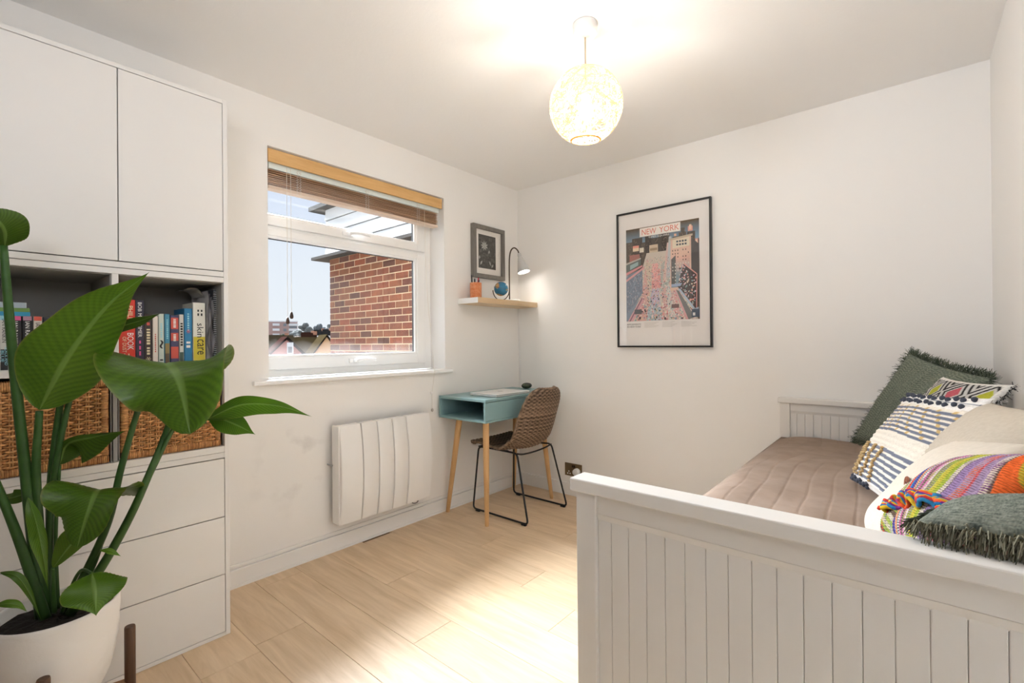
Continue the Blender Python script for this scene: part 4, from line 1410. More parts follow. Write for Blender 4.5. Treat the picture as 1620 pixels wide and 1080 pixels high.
m = MB().ball((0.20, 2.78, 0.803), 0.036, 20, 14, (0.95, 1.35, 0.62))
m.v = [(p[0], p[1], max(p[2], 0.7812)) for p in m.v]
single('paperweight', m, mat('dark_green_stone', (0.012, 0.020, 0.014), 0.22, col2=(0.06, 0.075, 0.04), nscale=45, bump=(60, 0.4)), 'dark glossy rounded paperweight at the corner end of the desk', 'paperweight', 'all')

# ------------------------------------------------------------------ wicker chair on a wire sled base
ch = thing('wicker_chair', 'brown woven wicker chair on a black wire sled base at the desk', 'chair', (0.38, 2.47, 0))
prof = bez([(0.112, 0.438), (0.122, 0.456), (0.17, 0.458), (0.27, 0.446), (0.39, 0.434), (0.475, 0.442), (0.535, 0.475), (0.575, 0.545), (0.608, 0.64), (0.634, 0.74), (0.652, 0.832)], 130)
prof = np.array(prof)
NS, NT = 131, 91
s = np.linspace(0, 1, NS)[:, None]
tt = np.linspace(-1, 1, NT)[None, :]
half = np.interp(s[:, 0], [0, .05, .15, .45, .58, .70, .82, .90, .95, .98, 1.0], [.165, .185, .198, .205, .205, .203, .200, .190, .170, .140, .085])[:, None]
up = np.interp(s[:, 0], [0, .45, .6, 1], [.0, .010, .0, .0])[:, None]
fwd = np.interp(s[:, 0], [0, .5, .62, .8, 1], [0, .02, .075, .075, .045])[:, None]
X = prof[:, 0][:, None] - fwd * np.abs(tt) ** 2.2
Y = 2.47 + half * tt
Z = prof[:, 1][:, None] + up * np.abs(tt) ** 2 + 0.055 * np.clip(1 - np.abs(s - .53) / .12, 0, 1) * np.abs(tt) ** 2.5
C3 = np.stack([X + 0 * tt, Y + 0 * s, Z + 0 * tt], -1)
du = np.gradient(C3, axis=0)
dv = np.gradient(C3, axis=1)
N = np.cross(du, dv)
N /= np.linalg.norm(N, axis=-1, keepdims=True) + 1e-9
L = np.cumsum(np.r_[0, np.linalg.norm(np.diff(prof, axis=0), axis=1)])[:, None]
row = np.floor(L / 0.0115)
wv = np.sin(Y / 0.0085 * PI / 2 + row * PI) + 0 * s
prof_r = np.abs(np.sin(L / 0.0115 * PI))
dsp = 0.0026 * wv * 1.0 + 0.0032 * prof_r
rowrand = rng.random(400)
kk = rowrand[row.astype(int) % 400] * .5 + rng.random((NS, NT)) * .5
colA, colB = np.array((0.028, 0.016, 0.010)), np.array((0.40, 0.285, 0.20))
Cc = colA + (colB - colA) * (np.clip(0.08 + 0.80 * (wv * .5 + .5) * prof_r + .55 * (kk - .4), 0, 1.2))[..., None]
Cc = Cc * np.array((1.0, .95, .9))
m = MB()
outer = C3 - N * (0.006 + dsp)[..., None] if N[60, 45, 0] < 0 else C3 + N * (0.006 + dsp)[..., None]
sgn = -1 if N[60, 45, 0] < 0 else 1
front = C3 - sgn * N * (0.004 + dsp)[..., None]
m.grid(outer, Cc, sgn < 0)
m.grid(front, Cc * .85, sgn > 0)
part('shell', m, painted('wicker_weave', 0.6, spec=0.3), ch, 'all')
rim = [tuple(C3[i, 0]) for i in range(0, NS, 2)] + [tuple(C3[-1, j]) for j in range(3, NT - 2, 3)] + [tuple(C3[i, -1]) for i in range(NS - 1, -1, -2)] + [tuple(C3[0, j]) for j in range(NT - 4, 1, -3)]
rim.append(rim[0])
m = MB()
m.tube(rim, [0.0085 + 0.0014 * math.sin(k * 2.4) for k in range(len(rim))], 7, False)
m.c = []
for k in range(len(rim)):
    f = .3 + .7 * random.random()
    m.c += [tuple(colA + (colB - colA) * f * .8)] * 7
part('rolled_edge', m, painted('wicker_edge', 0.6, spec=0.3), ch, 'all')
M_wire = mat('black_wire', (0.010, 0.010, 0.011), 0.38, 0.2)
R = 0.0062
def rounded(pts, rad_=0.022, n=5):
    P = [Vector(p) for p in pts]
    out = [P[0]]
    for k in range(1, len(P) - 1):
        a = (P[k - 1] - P[k]); c = (P[k + 1] - P[k])
        ra = min(rad_, a.length * .45, c.length * .45)
        p0, p1 = P[k] + a.normalized() * ra, P[k] + c.normalized() * ra
        for q_ in range(n + 1):
            t_ = q_ / n
            out.append(p0 * (1 - t_) ** 2 + P[k] * 2 * t_ * (1 - t_) + p1 * t_ ** 2)
    out.append(P[-1])
    return out
for yf, yt in ((2.258, 2.285), (2.684, 2.655)):
    part('sled_leg', MB().tube(rounded([(0.40, yt + (0.045 if yt < 2.4 else -0.045), 0.418), (0.175, yt, 0.428), (0.145, yf, 0.012), (0.618, yf, 0.012), (0.512, yt, 0.428), (0.30, yt + (.03 if yt < 2.4 else -.03), 0.420)], 0.03), R, 8), M_wire, ch, 'all')
    for xf in (0.19, 0.585):
        part('foot_pad', MB().box(xf - .018, xf + .018, yf - .009, yf + .009, 0.0, 0.010, 0.003), M_wire, ch)
part('cross_bar', MB().tube(bez([(0.512, 2.285, 0.425), (0.50, 2.36, 0.408), (0.495, 2.47, 0.402), (0.50, 2.58, 0.408), (0.512, 2.655, 0.425)], 20), R * .9, 8), M_wire, ch, 'all')
part('cross_bar', MB().tube(bez([(0.176, 2.285, 0.428), (0.19, 2.47, 0.424), (0.176, 2.655, 0.428)], 12), R * .9, 8), M_wire, ch, 'all')

# ------------------------------------------------------------------ potted bird-of-paradise plant
LEAVES = [
    ([(0.578, 0.147, 0.953), (0.665, 0.194, 1.096), (0.787, 0.257, 1.23), (0.937, 0.319, 1.316)], 0.096, 0.088, 0.27, 0.25, 1.0, None),
    ([(0.442, 0.451, 1.046), (0.703, 0.41, 1.075), (0.877, 0.4, 1.023), (0.931, 0.407, 0.889)], 0.16, 0.165, 0.36, 0.1, 0.8, (0.763, 0.647, -0.008)),
    ([(0.792, 0.486, 0.903), (0.893, 0.545, 0.95), (0.999, 0.609, 0.948), (1.095, 0.663, 0.919)], 0.024, 0.036, 0.33, 0.3, 0.95, None),
    ([(0.772, 0.495, 0.923), (0.819, 0.521, 0.904), (0.867, 0.55, 0.883), (0.916, 0.578, 0.859)], 0.036, 0.036, 0.45, 0.3, 0.85, None),
    ([(0.537, 0.191, 0.786), (0.554, 0.205, 0.846), (0.615, 0.257, 0.867), (0.686, 0.317, 0.883)], 0.012, 0.07, 0.4, 0.3, 0.55, None),
    ([(0.52, 0.308, 0.66), (0.703, 0.253, 0.732), (0.776, 0.223, 0.701), (0.79, 0.197, 0.615)], 0.105, 0.1, 0.36, 0.12, 0.75, (0.763, 0.647, -0.008)),
    ([(0.688, 0.162, 0.545), (0.737, 0.191, 0.609), (0.77, 0.219, 0.648), (0.801, 0.245, 0.668)], 0.036, 0.024, 0.45, 0.3, 1.0, None),
    ([(0.56, 0.132, 0.723), (0.536, 0.112, 0.717), (0.512, 0.092, 0.71), (0.483, 0.067, 0.719)], 0.018, 0.02, 0.5, 0.3, 0.7, None),
    ([(0.806, 0.223, 0.545), (0.848, 0.22, 0.534), (0.877, 0.218, 0.509), (0.892, 0.218, 0.469)], 0.066, 0.064, 0.48, 0.18, 0.95, None),
    ([(0.678, 0.27, 1.164), (0.746, 0.301, 1.184), (0.798, 0.333, 1.199), (0.861, 0.36, 1.216)], 0.014, 0.016, 0.4, 0.2, 0.5, None),
    ([(0.583, 0.084, 1.394), (0.628, 0.082, 1.427), (0.655, 0.066, 1.451), (0.671, 0.04, 1.468)], 0.07, 0.05, 0.45, 0.3, 0.6, None),
    ([(0.533, 0.161, 0.953), (0.574, 0.196, 1.005), (0.61, 0.226, 1.033), (0.647, 0.258, 1.062)], 0.012, 0.032, 0.45, 0.3, 0.8, None),
    ([(0.566, 0.072, 0.53), (0.599, 0.101, 0.518), (0.61, 0.123, 0.469), (0.607, 0.147, 0.382)], 0.01, 0.01, 0.4, 0.2, 0.9, None),
    ([(0.63, 0.061, 0.47), (0.654, 0.082, 0.473), (0.662, 0.101, 0.463), (0.665, 0.117, 0.44)], 0.011, 0.009, 0.4, 0.2, 1.2, None),
    ([(0.581, 0.124, 0.719), (0.61, 0.136, 0.661), (0.623, 0.147, 0.579), (0.607, 0.16, 0.459)], 0.014, 0.02, 0.5, 0.3, 1.15, None),
    ([(0.808, 0.238, 0.599), (0.823, 0.251, 0.599), (0.836, 0.261, 0.594), (0.851, 0.274, 0.583)], 0.006, 0.008, 0.5, 0.2, 1.5, None),
]
STEMS = [
    ([(0.579, 0.081, 1.397), (0.567, 0.098, 1.108), (0.552, 0.126, 0.723), (0.537, 0.153, 0.366)], 0.0085, 0.015),
    ([(0.578, 0.147, 0.95), (0.556, 0.142, 0.738), (0.534, 0.163, 0.369)], 0.008, 0.013),
    ([(0.543, 0.195, 0.992), (0.517, 0.174, 0.704), (0.519, 0.178, 0.366)], 0.008, 0.012),
    ([(0.652, 0.419, 1.038), (0.675, 0.36, 0.981), (0.662, 0.31, 0.782), (0.651, 0.275, 0.606), (0.575, 0.198, 0.372)], 0.006, 0.011),
    ([(0.442, 0.451, 1.046), (0.669, 0.434, 0.944), (0.748, 0.344, 0.73), (0.688, 0.28, 0.548), (0.613, 0.204, 0.38)], 0.006, 0.013),
    ([(0.792, 0.486, 0.895), (0.766, 0.45, 0.897), (0.743, 0.418, 0.884), (0.728, 0.354, 0.735), (0.668, 0.289, 0.561), (0.591, 0.212, 0.372)], 0.004, 0.008),
    ([(0.55, 0.058, 0.798), (0.559, 0.106, 0.61), (0.559, 0.158, 0.366)], 0.009, 0.013),
    ([(0.537, 0.191, 0.786), (0.541, 0.182, 0.58), (0.558, 0.184, 0.383)], 0.004, 0.005),
    ([(0.65, 0.287, 0.666), (0.629, 0.256, 0.516), (0.586, 0.207, 0.375)], 0.005, 0.007),
    ([(0.806, 0.223, 0.545), (0.716, 0.213, 0.528), (0.655, 0.2, 0.466), (0.608, 0.187, 0.389)], 0.0035, 0.005),
    ([(0.688, 0.162, 0.545), (0.645, 0.166, 0.477), (0.606, 0.172, 0.395)], 0.004, 0.006),
    ([(0.678, 0.27, 1.164), (0.575, 0.222, 1.032), (0.533, 0.175, 0.707), (0.539, 0.168, 0.372)], 0.005, 0.01),
]

pot = thing('plant_pot', 'white ribbed bowl pot on a dark wooden plant stand', 'pot', (0.58, 0.18, 0.128))
n = 96
pf = [(0.001, 0.130), (0.060, 0.130), (0.075, 0.133), (0.098, 0.160), (0.116, 0.205), (0.128, 0.265), (0.134, 0.330), (0.1365, 0.385), (0.1355, 0.398), (0.131, 0.399), (0.127, 0.392), (0.124, 0.34), (0.001, 0.335)]
P = np.zeros((0, n, 3))
rows = []
for r_, z_ in bez([(a, c, 0) for a, c in pf[:9]], 60) and [(p[0], p[1]) for p in bez([(a, c, 0) for a, c in pf[:9]], 60)] + pf[9:]:
    row_ = []
    for j in range(n):
        a = 2 * PI * j / n
        d = 0.0009 * math.sin(j * PI) if False else (0.0010 if j % 2 else 0.0) * (1 if 0.14 < z_ < 0.395 and r_ > .07 else 0) + 0.0007 * math.sin(z_ * 900 + 3 * math.sin(a * 5)) * (1 if .15 < z_ < .39 else 0)
        row_.append((0.58 + (r_ + d) * math.cos(a), 0.18 + (r_ + d) * math.sin(a), z_))
    rows.append(row_)
part('bowl', MB().grid(np.array(rows), None, False, True), mat('white_ceramic_texture', (0.86, 0.845, 0.82), 0.55, bump=(120, 0.25, 0.002)), pot, 'all')
pl_soil = MB()
rs = np.linspace(0, .126, 10)
rowsS = [[(0.58 + r_ * math.cos(2 * PI * j / 32), 0.18 + r_ * math.sin(2 * PI * j / 32), 0.366 + 0.006 * random.random() - .004 * (r_ / .126)) for j in range(32)] for r_ in rs]
so_ = part('soil', pl_soil.grid(np.array(rowsS), None, False, True), mat('dark_soil', (0.018, 0.012, 0.009), 0.95, bump=(120, 0.8, 0.01)), pot)
so_['kind'] = 'stuff'
st = thing('plant_stand', 'dark walnut four-legged plant stand holding the white pot', 'plant stand', (0.58, 0.18, 0))
M_walnut = wood('dark_walnut', (0.060, 0.026, 0.012), (0.115, 0.052, 0.024), (8, 8, 0.8), 8, 0.35)
for k in range(4):
    a = math.radians(75 + 90 * k)
    px_, py_ = 0.58 + 0.1585 * math.cos(a), 0.18 + 0.1585 * math.sin(a)
    part('leg', MB().lathe([(0.0125, 0.0), (0.0135, 0.004), (0.0138, 0.284), (0.0125, 0.288)], 20, px_, py_), M_walnut, st, True)
for k in range(2):
    a = math.radians(75 + 90 * k)
    d = Vector((math.cos(a), math.sin(a), 0)); q_ = Vector((-d.y, d.x, 0)) * .011
    c = Vector((0.58, 0.18, 0))
    m = MB()
    L1, z0_, z1_ = 0.150, 0.105 + 0.0 * k, 0.1285
    lo = [c + d * L1 + q_, c - d * L1 + q_, c - d * L1 - q_, c + d * L1 - q_]
    i0 = len(m.v)
    m.v += [(p.x, p.y, z0_) for p in lo] + [(p.x, p.y, z1_) for p in lo]
    m.f += [(0, 1, 2, 3), (7, 6, 5, 4), (0, 4, 5, 1), (1, 5, 6, 2), (2, 6, 7, 3), (3, 7, 4, 0)]
    part('cross_brace', m, wood('amber_brace', (0.26, 0.12, 0.04), (0.36, 0.18, 0.07), (2, 2, 6), 8, 0.4), st)

plant = thing('bird_of_paradise_plant', 'tall bird-of-paradise plant with large glossy paddle leaves in the white pot', 'plant', (0.58, 0.18, 0.366))
M_leaf = painted('glossy_leaf', 0.30, spec=0.5, trans=0.22, noise=0.14, nscale=9)
M_stem = painted('leaf_stalk', 0.42, spec=0.4, noise=0.12, nscale=40)
CAMV = Vector((2.4158, 0, 1.1278))
for pts, wl_, wr_, peak, fold, tone, fixed in LEAVES:
    NU, NV = 64, 22
    mid = np.array(bez(pts, NU))
    n_ = len(mid)
    P = np.zeros((n_, 2 * NV + 1, 3)); Cl = np.zeros_like(P)
    for i in range(n_):
        t_ = i / (n_ - 1)
        tg = Vector(mid[min(i + 1, n_ - 1)] - mid[max(i - 1, 0)]).normalized()
        vw = (CAMV - Vector(mid[i])).normalized()
        side = tg.cross(vw).normalized()          # right-hand side of the blade
        if fixed:
            side = Vector(fixed)
            side = (side - tg * side.dot(tg)).normalized()
        nrm = side.cross(tg).normalized()
        if t_ < peak:
            w = math.sin(PI / 2 * (t_ / peak)) ** 0.70
        else:
            w = max(0.0, math.cos(PI / 2 * ((t_ - peak) / (1 - peak)))) ** (1.45 if not fixed else 0.62)
        w *= 1 + .035 * math.sin(t_ * 17 + tone * 9)
        for j in range(-NV, NV + 1):
            u_ = j / NV
            hw = (wr_ if u_ > 0 else wl_) * w
            au = abs(u_)
            vein = math.sin((t_ * 1.0 - au * .16) * 150)
            lift = -fold * hw * au * (1.3 - .8 * au) + .0011 * vein * min(1, au * 5) * min(1, hw / .03)
            lift += 0.020 * hw / .1 * math.sin(t_ * 8 + u_ * 2 + tone * 5) * au * au
            p = Vector(mid[i]) + side * (u_ * hw) + nrm * (lift + (0.0022 if au < .04 else 0))
            P[i, j + NV] = p
            g = np.array((0.092, 0.200, 0.014)) * tone
            g = g * (1 + .24 * vein) * (1 - .15 * (1 - t_))
            if au < .05:
                g = np.array((0.17, 0.30, 0.06)) * (.5 + .5 * tone)
            elif au > .97:
                g = np.array((0.20, 0.24, 0.05)) * tone
            Cl[i, j + NV] = g
    m = MB()
    m.grid(P, Cl)
    part('leaf', m, M_leaf, plant, 'all')
for pts, r0, r1 in STEMS:
    pp_ = bez(pts, 26)
    m = MB()
    m.tube(pp_, [r0 + (r1 - r0) * k / 26 for k in range(27)], 12, True)
    for k in range(27):
        f = k / 26
        m.c += [tuple(np.array((0.035, 0.095, 0.018)) * (1.15 - .35 * f))] * 12
    part('stalk', m, M_stem, plant, 'all')

# ------------------------------------------------------------------ daybed
bed = thing('daybed', 'white panelled wooden daybed with grooved end boards along the right wall', 'bed', (2.27, 1.87, 0))
M_bed = mat('white_bed_paint', (0.76, 0.735, 0.70), 0.42, bump=(50, 0.03))
def end_board(y_out, sgn_, ztop, nm):
    """y_out: outer face of the planks; sgn_ = -1 when the outer side looks towards -y"""
    fy = lambda d0, d1: (min(y_out - sgn_ * d0, y_out - sgn_ * d1), max(y_out - sgn_ * d0, y_out - sgn_ * d1))
    x0, x1 = 1.872, 2.680
    part('top_rail', MB().box(1.862, 2.684, *fy(-0.020, 0.038), ztop - 0.027, ztop, 0.003), M_bed, bed)
    part('post', MB().box(x0, x0 + 0.046, *fy(-0.010, 0.034), 0.0, ztop - 0.027, 0.002), M_bed, bed)
    part('post', MB().box(x1 - 0.046, x1, *fy(-0.010, 0.034), 0.0, ztop - 0.027, 0.002), M_bed, bed)
    part('upper_rail', MB().box(x0 + 0.046, x1 - 0.046, *fy(-0.004, 0.026), ztop - 0.068, ztop - 0.027, 0.001), M_bed, bed)
    m = MB()
    ya_, yb_ = fy(-0.004, 0.0)
    yo, yi = y_out + sgn_ * 0.004, y_out - sgn_ * 0.001
    zt_, zb_ = ztop - 0.068, ztop - 0.084
    q4 = [(x0 + .046, yo, zt_), (x1 - .046, yo, zt_), (x1 - .046, yi, zb_), (x0 + .046, yi, zb_)]
    m.poly(q4 if sgn_ < 0 else q4[::-1])
    q4 = [(x0 + .046, y_out - sgn_ * .02, zt_), (x1 - .046, y_out - sgn_ * .02, zt_), (x1 - .046, yi, zb_), (x0 + .046, yi, zb_)]
    m.poly(q4[::-1])
    part('moulding', m, M_bed, bed)
    part('lower_rail', MB().box(x0 + 0.046, x1 - 0.046, *fy(-0.004, 0.026), 0.08, 0.16, 0.001), M_bed, bed)
    pitch = 0.0372
    xa = 1.9115
    while xa < x1 - 0.046:
        xb = min(xa + pitch, x1 - 0.046)
        xs_ = max(xa, x0 + 0.046)
        if xb - xs_ > .006:
            part('plank', MB().box(xs_ + .0003, xb - .0003, *fy(0.0, 0.016), 0.16, ztop - 0.078, 0.0013), M_bed, bed)
        xa += pitch
end_board(0.857, -1, 0.842, 'foot')
end_board(2.884, -1, 0.820, 'head')
part('side_rail', MB().box(1.876, 1.900, 0.905, 2.86, 0.40, 0.50, 0.002), M_bed, bed)
for k in range(3):
    ya_ = 0.912 + k * 0.652
    d_ = part('drawer', MB().box(1.858, 1.880, ya_, ya_ + 0.644, 0.09, 0.392, 0.003), M_bed, bed)
    part('knob', MB().lathe([(0.001, 0), (0.012, 0.002)], 4, 0, 0), M_bed, d_) if False else None
    for yk in (ya_ + .16, ya_ + .484):
        part('knob', MB().ball((1.846, yk, 0.24), 0.014, 12, 8), M_bed, d_, 'all')
part('back_panel', MB().box(2.655, 2.680, 0.90, 2.858, 0.30, 0.80, 0.002), M_bed, bed)
part('slat_base', MB().box(1.90, 2.655, 0.895, 2.865, 0.40, 0.44), M_bed, bed)

# quilted bedspread over the mattress
NX, NYq = 190, 260
xs = np.linspace(1.876, 2.650, NX)[:, None]
ys = np.linspace(0.897, 2.866, NYq)[None, :]
edge = (xs - 1.876)
Zq = 0.6365 - 0.036 * np.exp(-edge / 0.030) - 0.012 * np.exp(-(2.866 - ys) / 0.05) + 0.004 * np.sin(ys * 7 + xs * 5) + 0.003 * np.sin(ys * 17 - xs * 23)
wave = xs + 0.040 * np.sin(ys * 4.1) + 0.012 * np.sin(ys * 9 + 1)
gr = np.abs(((wave / 0.066) % 1) - .5) * 2
Zq = Zq + 0.0032 * (1 - np.exp(-(1 - gr) / 0.05)) - 0.002
gr2 = np.abs((((ys + .02 * np.sin(xs * 9)) / 0.30) % 1) - .5) * 2
P = np.stack([xs + 0 * ys, ys + 0 * xs, Zq], -1)
m = MB()
m.grid(P, None, True)
m.box(1.8785, 2.648, 0.899, 2.864, 0.441, 0.610)
Pz = np.stack([np.stack([1.876 + 0 * ys[0], ys[0], Zq[0]], -1), np.stack([1.872 + 0.003 * np.sin(ys[0] * 12), ys[0], 0.56 + 0 * ys[0]], -1), np.stack([1.874 + 0.003 * np.sin(ys[0] * 15 + 1), ys[0], 0.46 + 0 * ys[0]], -1)], 0)
m.grid(Pz)
single('bedspread', m, mat('taupe_quilt', (0.285, 0.210, 0.163), 0.92, spec=0.15, bump=(260, 0.35, 0.002), col2=(0.33, 0.248, 0.197), nscale=14), 'taupe quilted bedspread covering the daybed mattress', 'bedspread', 'all')

# ------------------------------------------------------------------ cushions
def cushion_geo(BL, BR, TR, TL, thick, n=110, pinch=0.06, disp=None):
    BL, BR, TR, TL = (np.array(p, float) for p in (BL, BR, TR, TL))
    s = np.linspace(-1, 1, n)
    S, T = np.meshgrid(s, s, indexing='ij')      # S across, T up
    S2 = S * (1 - pinch * (1 - T * T) ** 1.0)
    T2 = T * (1 - pinch * (1 - S * S) ** 1.0)
    u = ((S2 + 1) / 2)[..., None]
    v = ((T2 + 1) / 2)[..., None]
    Pm = BL * (1 - u) * (1 - v) + BR * u * (1 - v) + TR * u * v + TL * (1 - u) * v
    nr = np.cross(BR - BL, TL - BL) + np.cross(TR - TL, TR - BR)
    nr = nr / np.linalg.norm(nr)
    bul = np.clip((1 - S ** 2) * (1 - T ** 2), 0, 1) ** 0.42 * thick
    bul = bul * (1 + .05 * np.sin(S * 4 + T * 3) + .04 * np.sin(T * 6 - S * 2))
    f = bul.copy()
    if disp is not None:
        f = f + disp((S + 1) / 2, (T + 1) / 2)
    return Pm, nr, bul, f, (S + 1) / 2, (T + 1) / 2

def cushion(name, label, corners, thick, colfn, material, n=110, disp=None, back=None, pinch=0.06):
    Pm, nr, bul, f, U, V = cushion_geo(*corners, thick, n, pinch, disp)
    c = np.array(corners).mean(0)
    c[2] = np.array(corners)[:, 2].min() - 0.01
    o = thing(name, label, 'cushion', tuple(c), 'cushions on the daybed')
    m = MB()
    m.grid(Pm + nr * f[..., None], colfn(U, V))
    part('front_cover', m, material, o, 'all')
    m = MB()
    cb_ = colfn(U, V) if back is None else np.broadcast_to(np.array(back), U.shape + (3,))
    m.grid(Pm - nr * bul[..., None] * .45, cb_, True)
    part('back_cover', m, material, o, 'all')
    return o, Pm, nr, f

def lerp_cols(x, stops):
    xs_ = [p for p, _ in stops]
    return np.stack([np.interp(x, xs_, [c[i] for _, c in stops]) for i in range(3)], -1)

def fringe(o, Pm, nr, edges, length, cols, step=1, seed=1, per=3, drop=0.5):
    r = random.Random(seed)
    m = MB()
    n = Pm.shape[0]
    ctr = Pm.mean((0, 1))
    for e in edges:
        for k in range(0, n, step):
            for q_ in range(per):
                i = min(n - 1, max(0, k + r.uniform(-.5, .5) * step))
                i0 = int(i)
                p = {'L': Pm[0, i0], 'R': Pm[-1, i0], 'T': Pm[i0, -1], 'B': Pm[i0, 0]}[e]
                pin = {'L': Pm[6, i0], 'R': Pm[-7, i0], 'T': Pm[i0, -7], 'B': Pm[i0, 6]}[e]
                d = p - pin
                d = d / (np.linalg.norm(d) + 1e-9)
                jit = np.array([r.gauss(0, .35), r.gauss(0, .35), r.gauss(0, .35)])
                d = d + jit + nr * r.uniform(-.3, .45)
                d = d / np.linalg.norm(d)
                ln = length * r.uniform(.55, 1.15)
                p0 = p + np.array([r.gauss(0, .0015) for _ in range(3)])
                p1 = p0 + d * ln * .5
                p2 = p0 + d * ln + np.array([0, 0, -drop * ln * .5])
                m.tube([tuple(p0), tuple(p1), tuple(p2)], [.0012, .0011, .0006], 3, False, r.choice(cols))
    fo = part('fringe', m, painted('fringe_yarn', 0.9, spec=0.1), o)
    fo['kind'] = 'stuff'

M_cloth = painted('woven_cloth', 0.92, bump=(420, 0.35, 0.0015), spec=0.15)
M_knit = painted('knitted_wool', 0.95, bump=(300, 0.4, 0.002), spec=0.1)
GREENS = [(0.085, 0.105, 0.075), (0.12, 0.14, 0.10), (0.055, 0.068, 0.045), (0.15, 0.165, 0.12)]

# 1 green fringed cushion at the back
def green_col(U, V):
    n1 = rng.random(U.shape)
    st = np.sin(V * 260 + 3 * np.sin(U * 30) + 5 * rng.random((U.shape[0], 1)))
    k = np.clip(.40 + .42 * st + .6 * (n1 - .5), 0, 1)[..., None]
    base = np.array((0.075, 0.095, 0.075)); hi = np.array((0.28, 0.305, 0.235))
    return base + (hi - base) * k
def green_disp(U, V):
    return 0.0016 * np.sin(V * 260 + 3 * np.sin(U * 30))
cg = [(2.205, 2.80, 0.652), (2.43, 2.40, 0.625), (2.635, 2.40, 0.985), (2.412, 2.80, 1.062)]
o, Pm, nr, f = cushion('scatter_cushion', 'large sage green woven cushion with shaggy fringe, furthest back by the headboard', cg, 0.065, green_col, M_cloth, 130, green_disp)
fringe(o, Pm, nr, 'LTRB', 0.036, GREENS, 1, 3, 4, 0.2)

# 2 black and white diamond cushion
def diamond_col(U, V):
    a = np.abs(((U * 3 + .2) % 1) - .5) * 2
    b_ = np.abs(((V * 3 + .45) % 1) - .5) * 2
    d = (a + b_) / 2
    ring = (d * 10.0) % 2
    blk = (ring < 0.85)
    C_ = np.where(blk[..., None], np.array((0.02, 0.018, 0.018)), np.array((0.50, 0.48, 0.45)))
    cell = (np.floor(U * 3 + .7) + np.floor(V * 3 + .95)).astype(int) % 2
    core = d > .76
    C_ = np.where((core & (cell == 0))[..., None], np.array((0.40, 0.40, 0.04)), C_)
    C_ = np.where((core & (cell == 1))[..., None], np.array((0.48, 0.10, 0.12)), C_)
    cyan = (d < .16) & (U < .6)
    C_ = np.where(cyan[..., None], np.array((0.36, 0.48, 0.46)), C_)
    edge_ = (U < .03) | (U > .97) | (V > .97) | (V < .03)
    C_ = np.where(edge_[..., None], np.array((0.70, 0.67, 0.62)), C_)
    return C_ * (.85 + .3 * rng.random(U.shape))[..., None]
cdm = [(2.285, 2.28, 0.652), (2.425, 1.90, 0.652), (2.632, 1.88, 1.000), (2.502, 2.28, 0.992)]
o, Pm, nr, f = cushion('scatter_cushion', 'black and white diamond patterned cushion with lime and red centres', cdm, 0.05, diamond_col, M_cloth, 150, lambda U, V: 0.001 * rng.random(U.shape))
fringe(o, Pm, nr, 'R', 0.020, [(0.02, 0.02, 0.02), (0.5, 0.48, 0.45)], 1, 5, 3, 0.3)

# 3 cream and slate striped cushion with pompoms
def stripe_col(U, V):
    cream = np.array((0.76, 0.70, 0.60)); slate = np.array((0.17, 0.185, 0.235)); white = np.array((0.80, 0.77, 0.73)); ochre = np.array((0.60, 0.42, 0.18))
    W_ = V + .006 * np.sin(U * 9)
    C_ = np.broadcast_to(cream, U.shape + (3,)).copy()
    def band(lo, hi, k, duty, col):
        z = (W_ - lo) / (hi - lo)
        msk = (z >= 0) & (z < 1) & (((z * k) % 1) < duty)
        C_[msk] = col
    C_[(W_ < .07)] = white
    band(.07, .43, 7, .60, slate)
    band(.57, .86, 7, .55, slate)
    dots = (W_ > .57) & (W_ < .86) & (np.sin(U * 46 + np.floor((W_ - .57) / .29 * 7) * 1.6) > .80) & ((((W_ - .57) / .29 * 7) % 1) > .45)
    C_[dots] = ochre
    C_[(W_ > .875)] = white
    thin = (W_ > .93) & (W_ < .938)
    C_[thin] = slate
    return C_ * (.90 + .2 * rng.random(U.shape))[..., None]
cst = [(2.262, 1.985, 0.648), (2.400, 1.62, 0.652), (2.566, 1.60, 0.985), (2.420, 1.975, 0.955)]
sc_, Pm, nr, f = cushion('scatter_cushion', 'cream and slate striped cushion with pompoms and raised tan knots', cst, 0.065, stripe_col, M_cloth, 170, lambda U, V: 0.0014 * np.sin(V * 130))
bm_ = MB().ball((0, 0, 0), 0.0070, 8, 6)
pom = bm_.mesh('pompom', mat('slate_wool', (0.055, 0.062, 0.085), 0.95), 'all')
knot = MB().ball((0, 0, 0), 0.0054, 8, 6, (1, 1, .8)).mesh('knot', mat('tan_wool', (0.52, 0.36, 0.17), 0.95), 'all')
def at(u, v):
    i, j = int(u * 169), int(v * 169)
    return tuple(Pm[i, j] + nr * (f[i, j] + .003))
pr2 = random.Random(4)
for k in range(13):
    link('pompom', pom, sc_, at(.03 + k * .075, .975 - .012 * (k % 2)))
    link('pompom', pom, sc_, at(.05 + k * .072, .905 + .01 * (k % 2)))
for k in range(7):
    link('pompom', pom, sc_, at(.04 + k * .07, .045 - .02 * (k % 2)))
    link('pompom', pom, sc_, at(.02 + k * .07, .012))
for zg in range(4):
    # raised zig-zag columns of tan knots over the lower stripes
    for k in range(15):
        v_ = .09 + k * .023
        u_ = .05 + zg * .145 + .052 * abs(((k / 5 + zg * .5) % 2) - 1)
        link('knot', knot, sc_, at(u_ + pr2.uniform(-.006, .006), v_ + pr2.uniform(-.003, .003)))

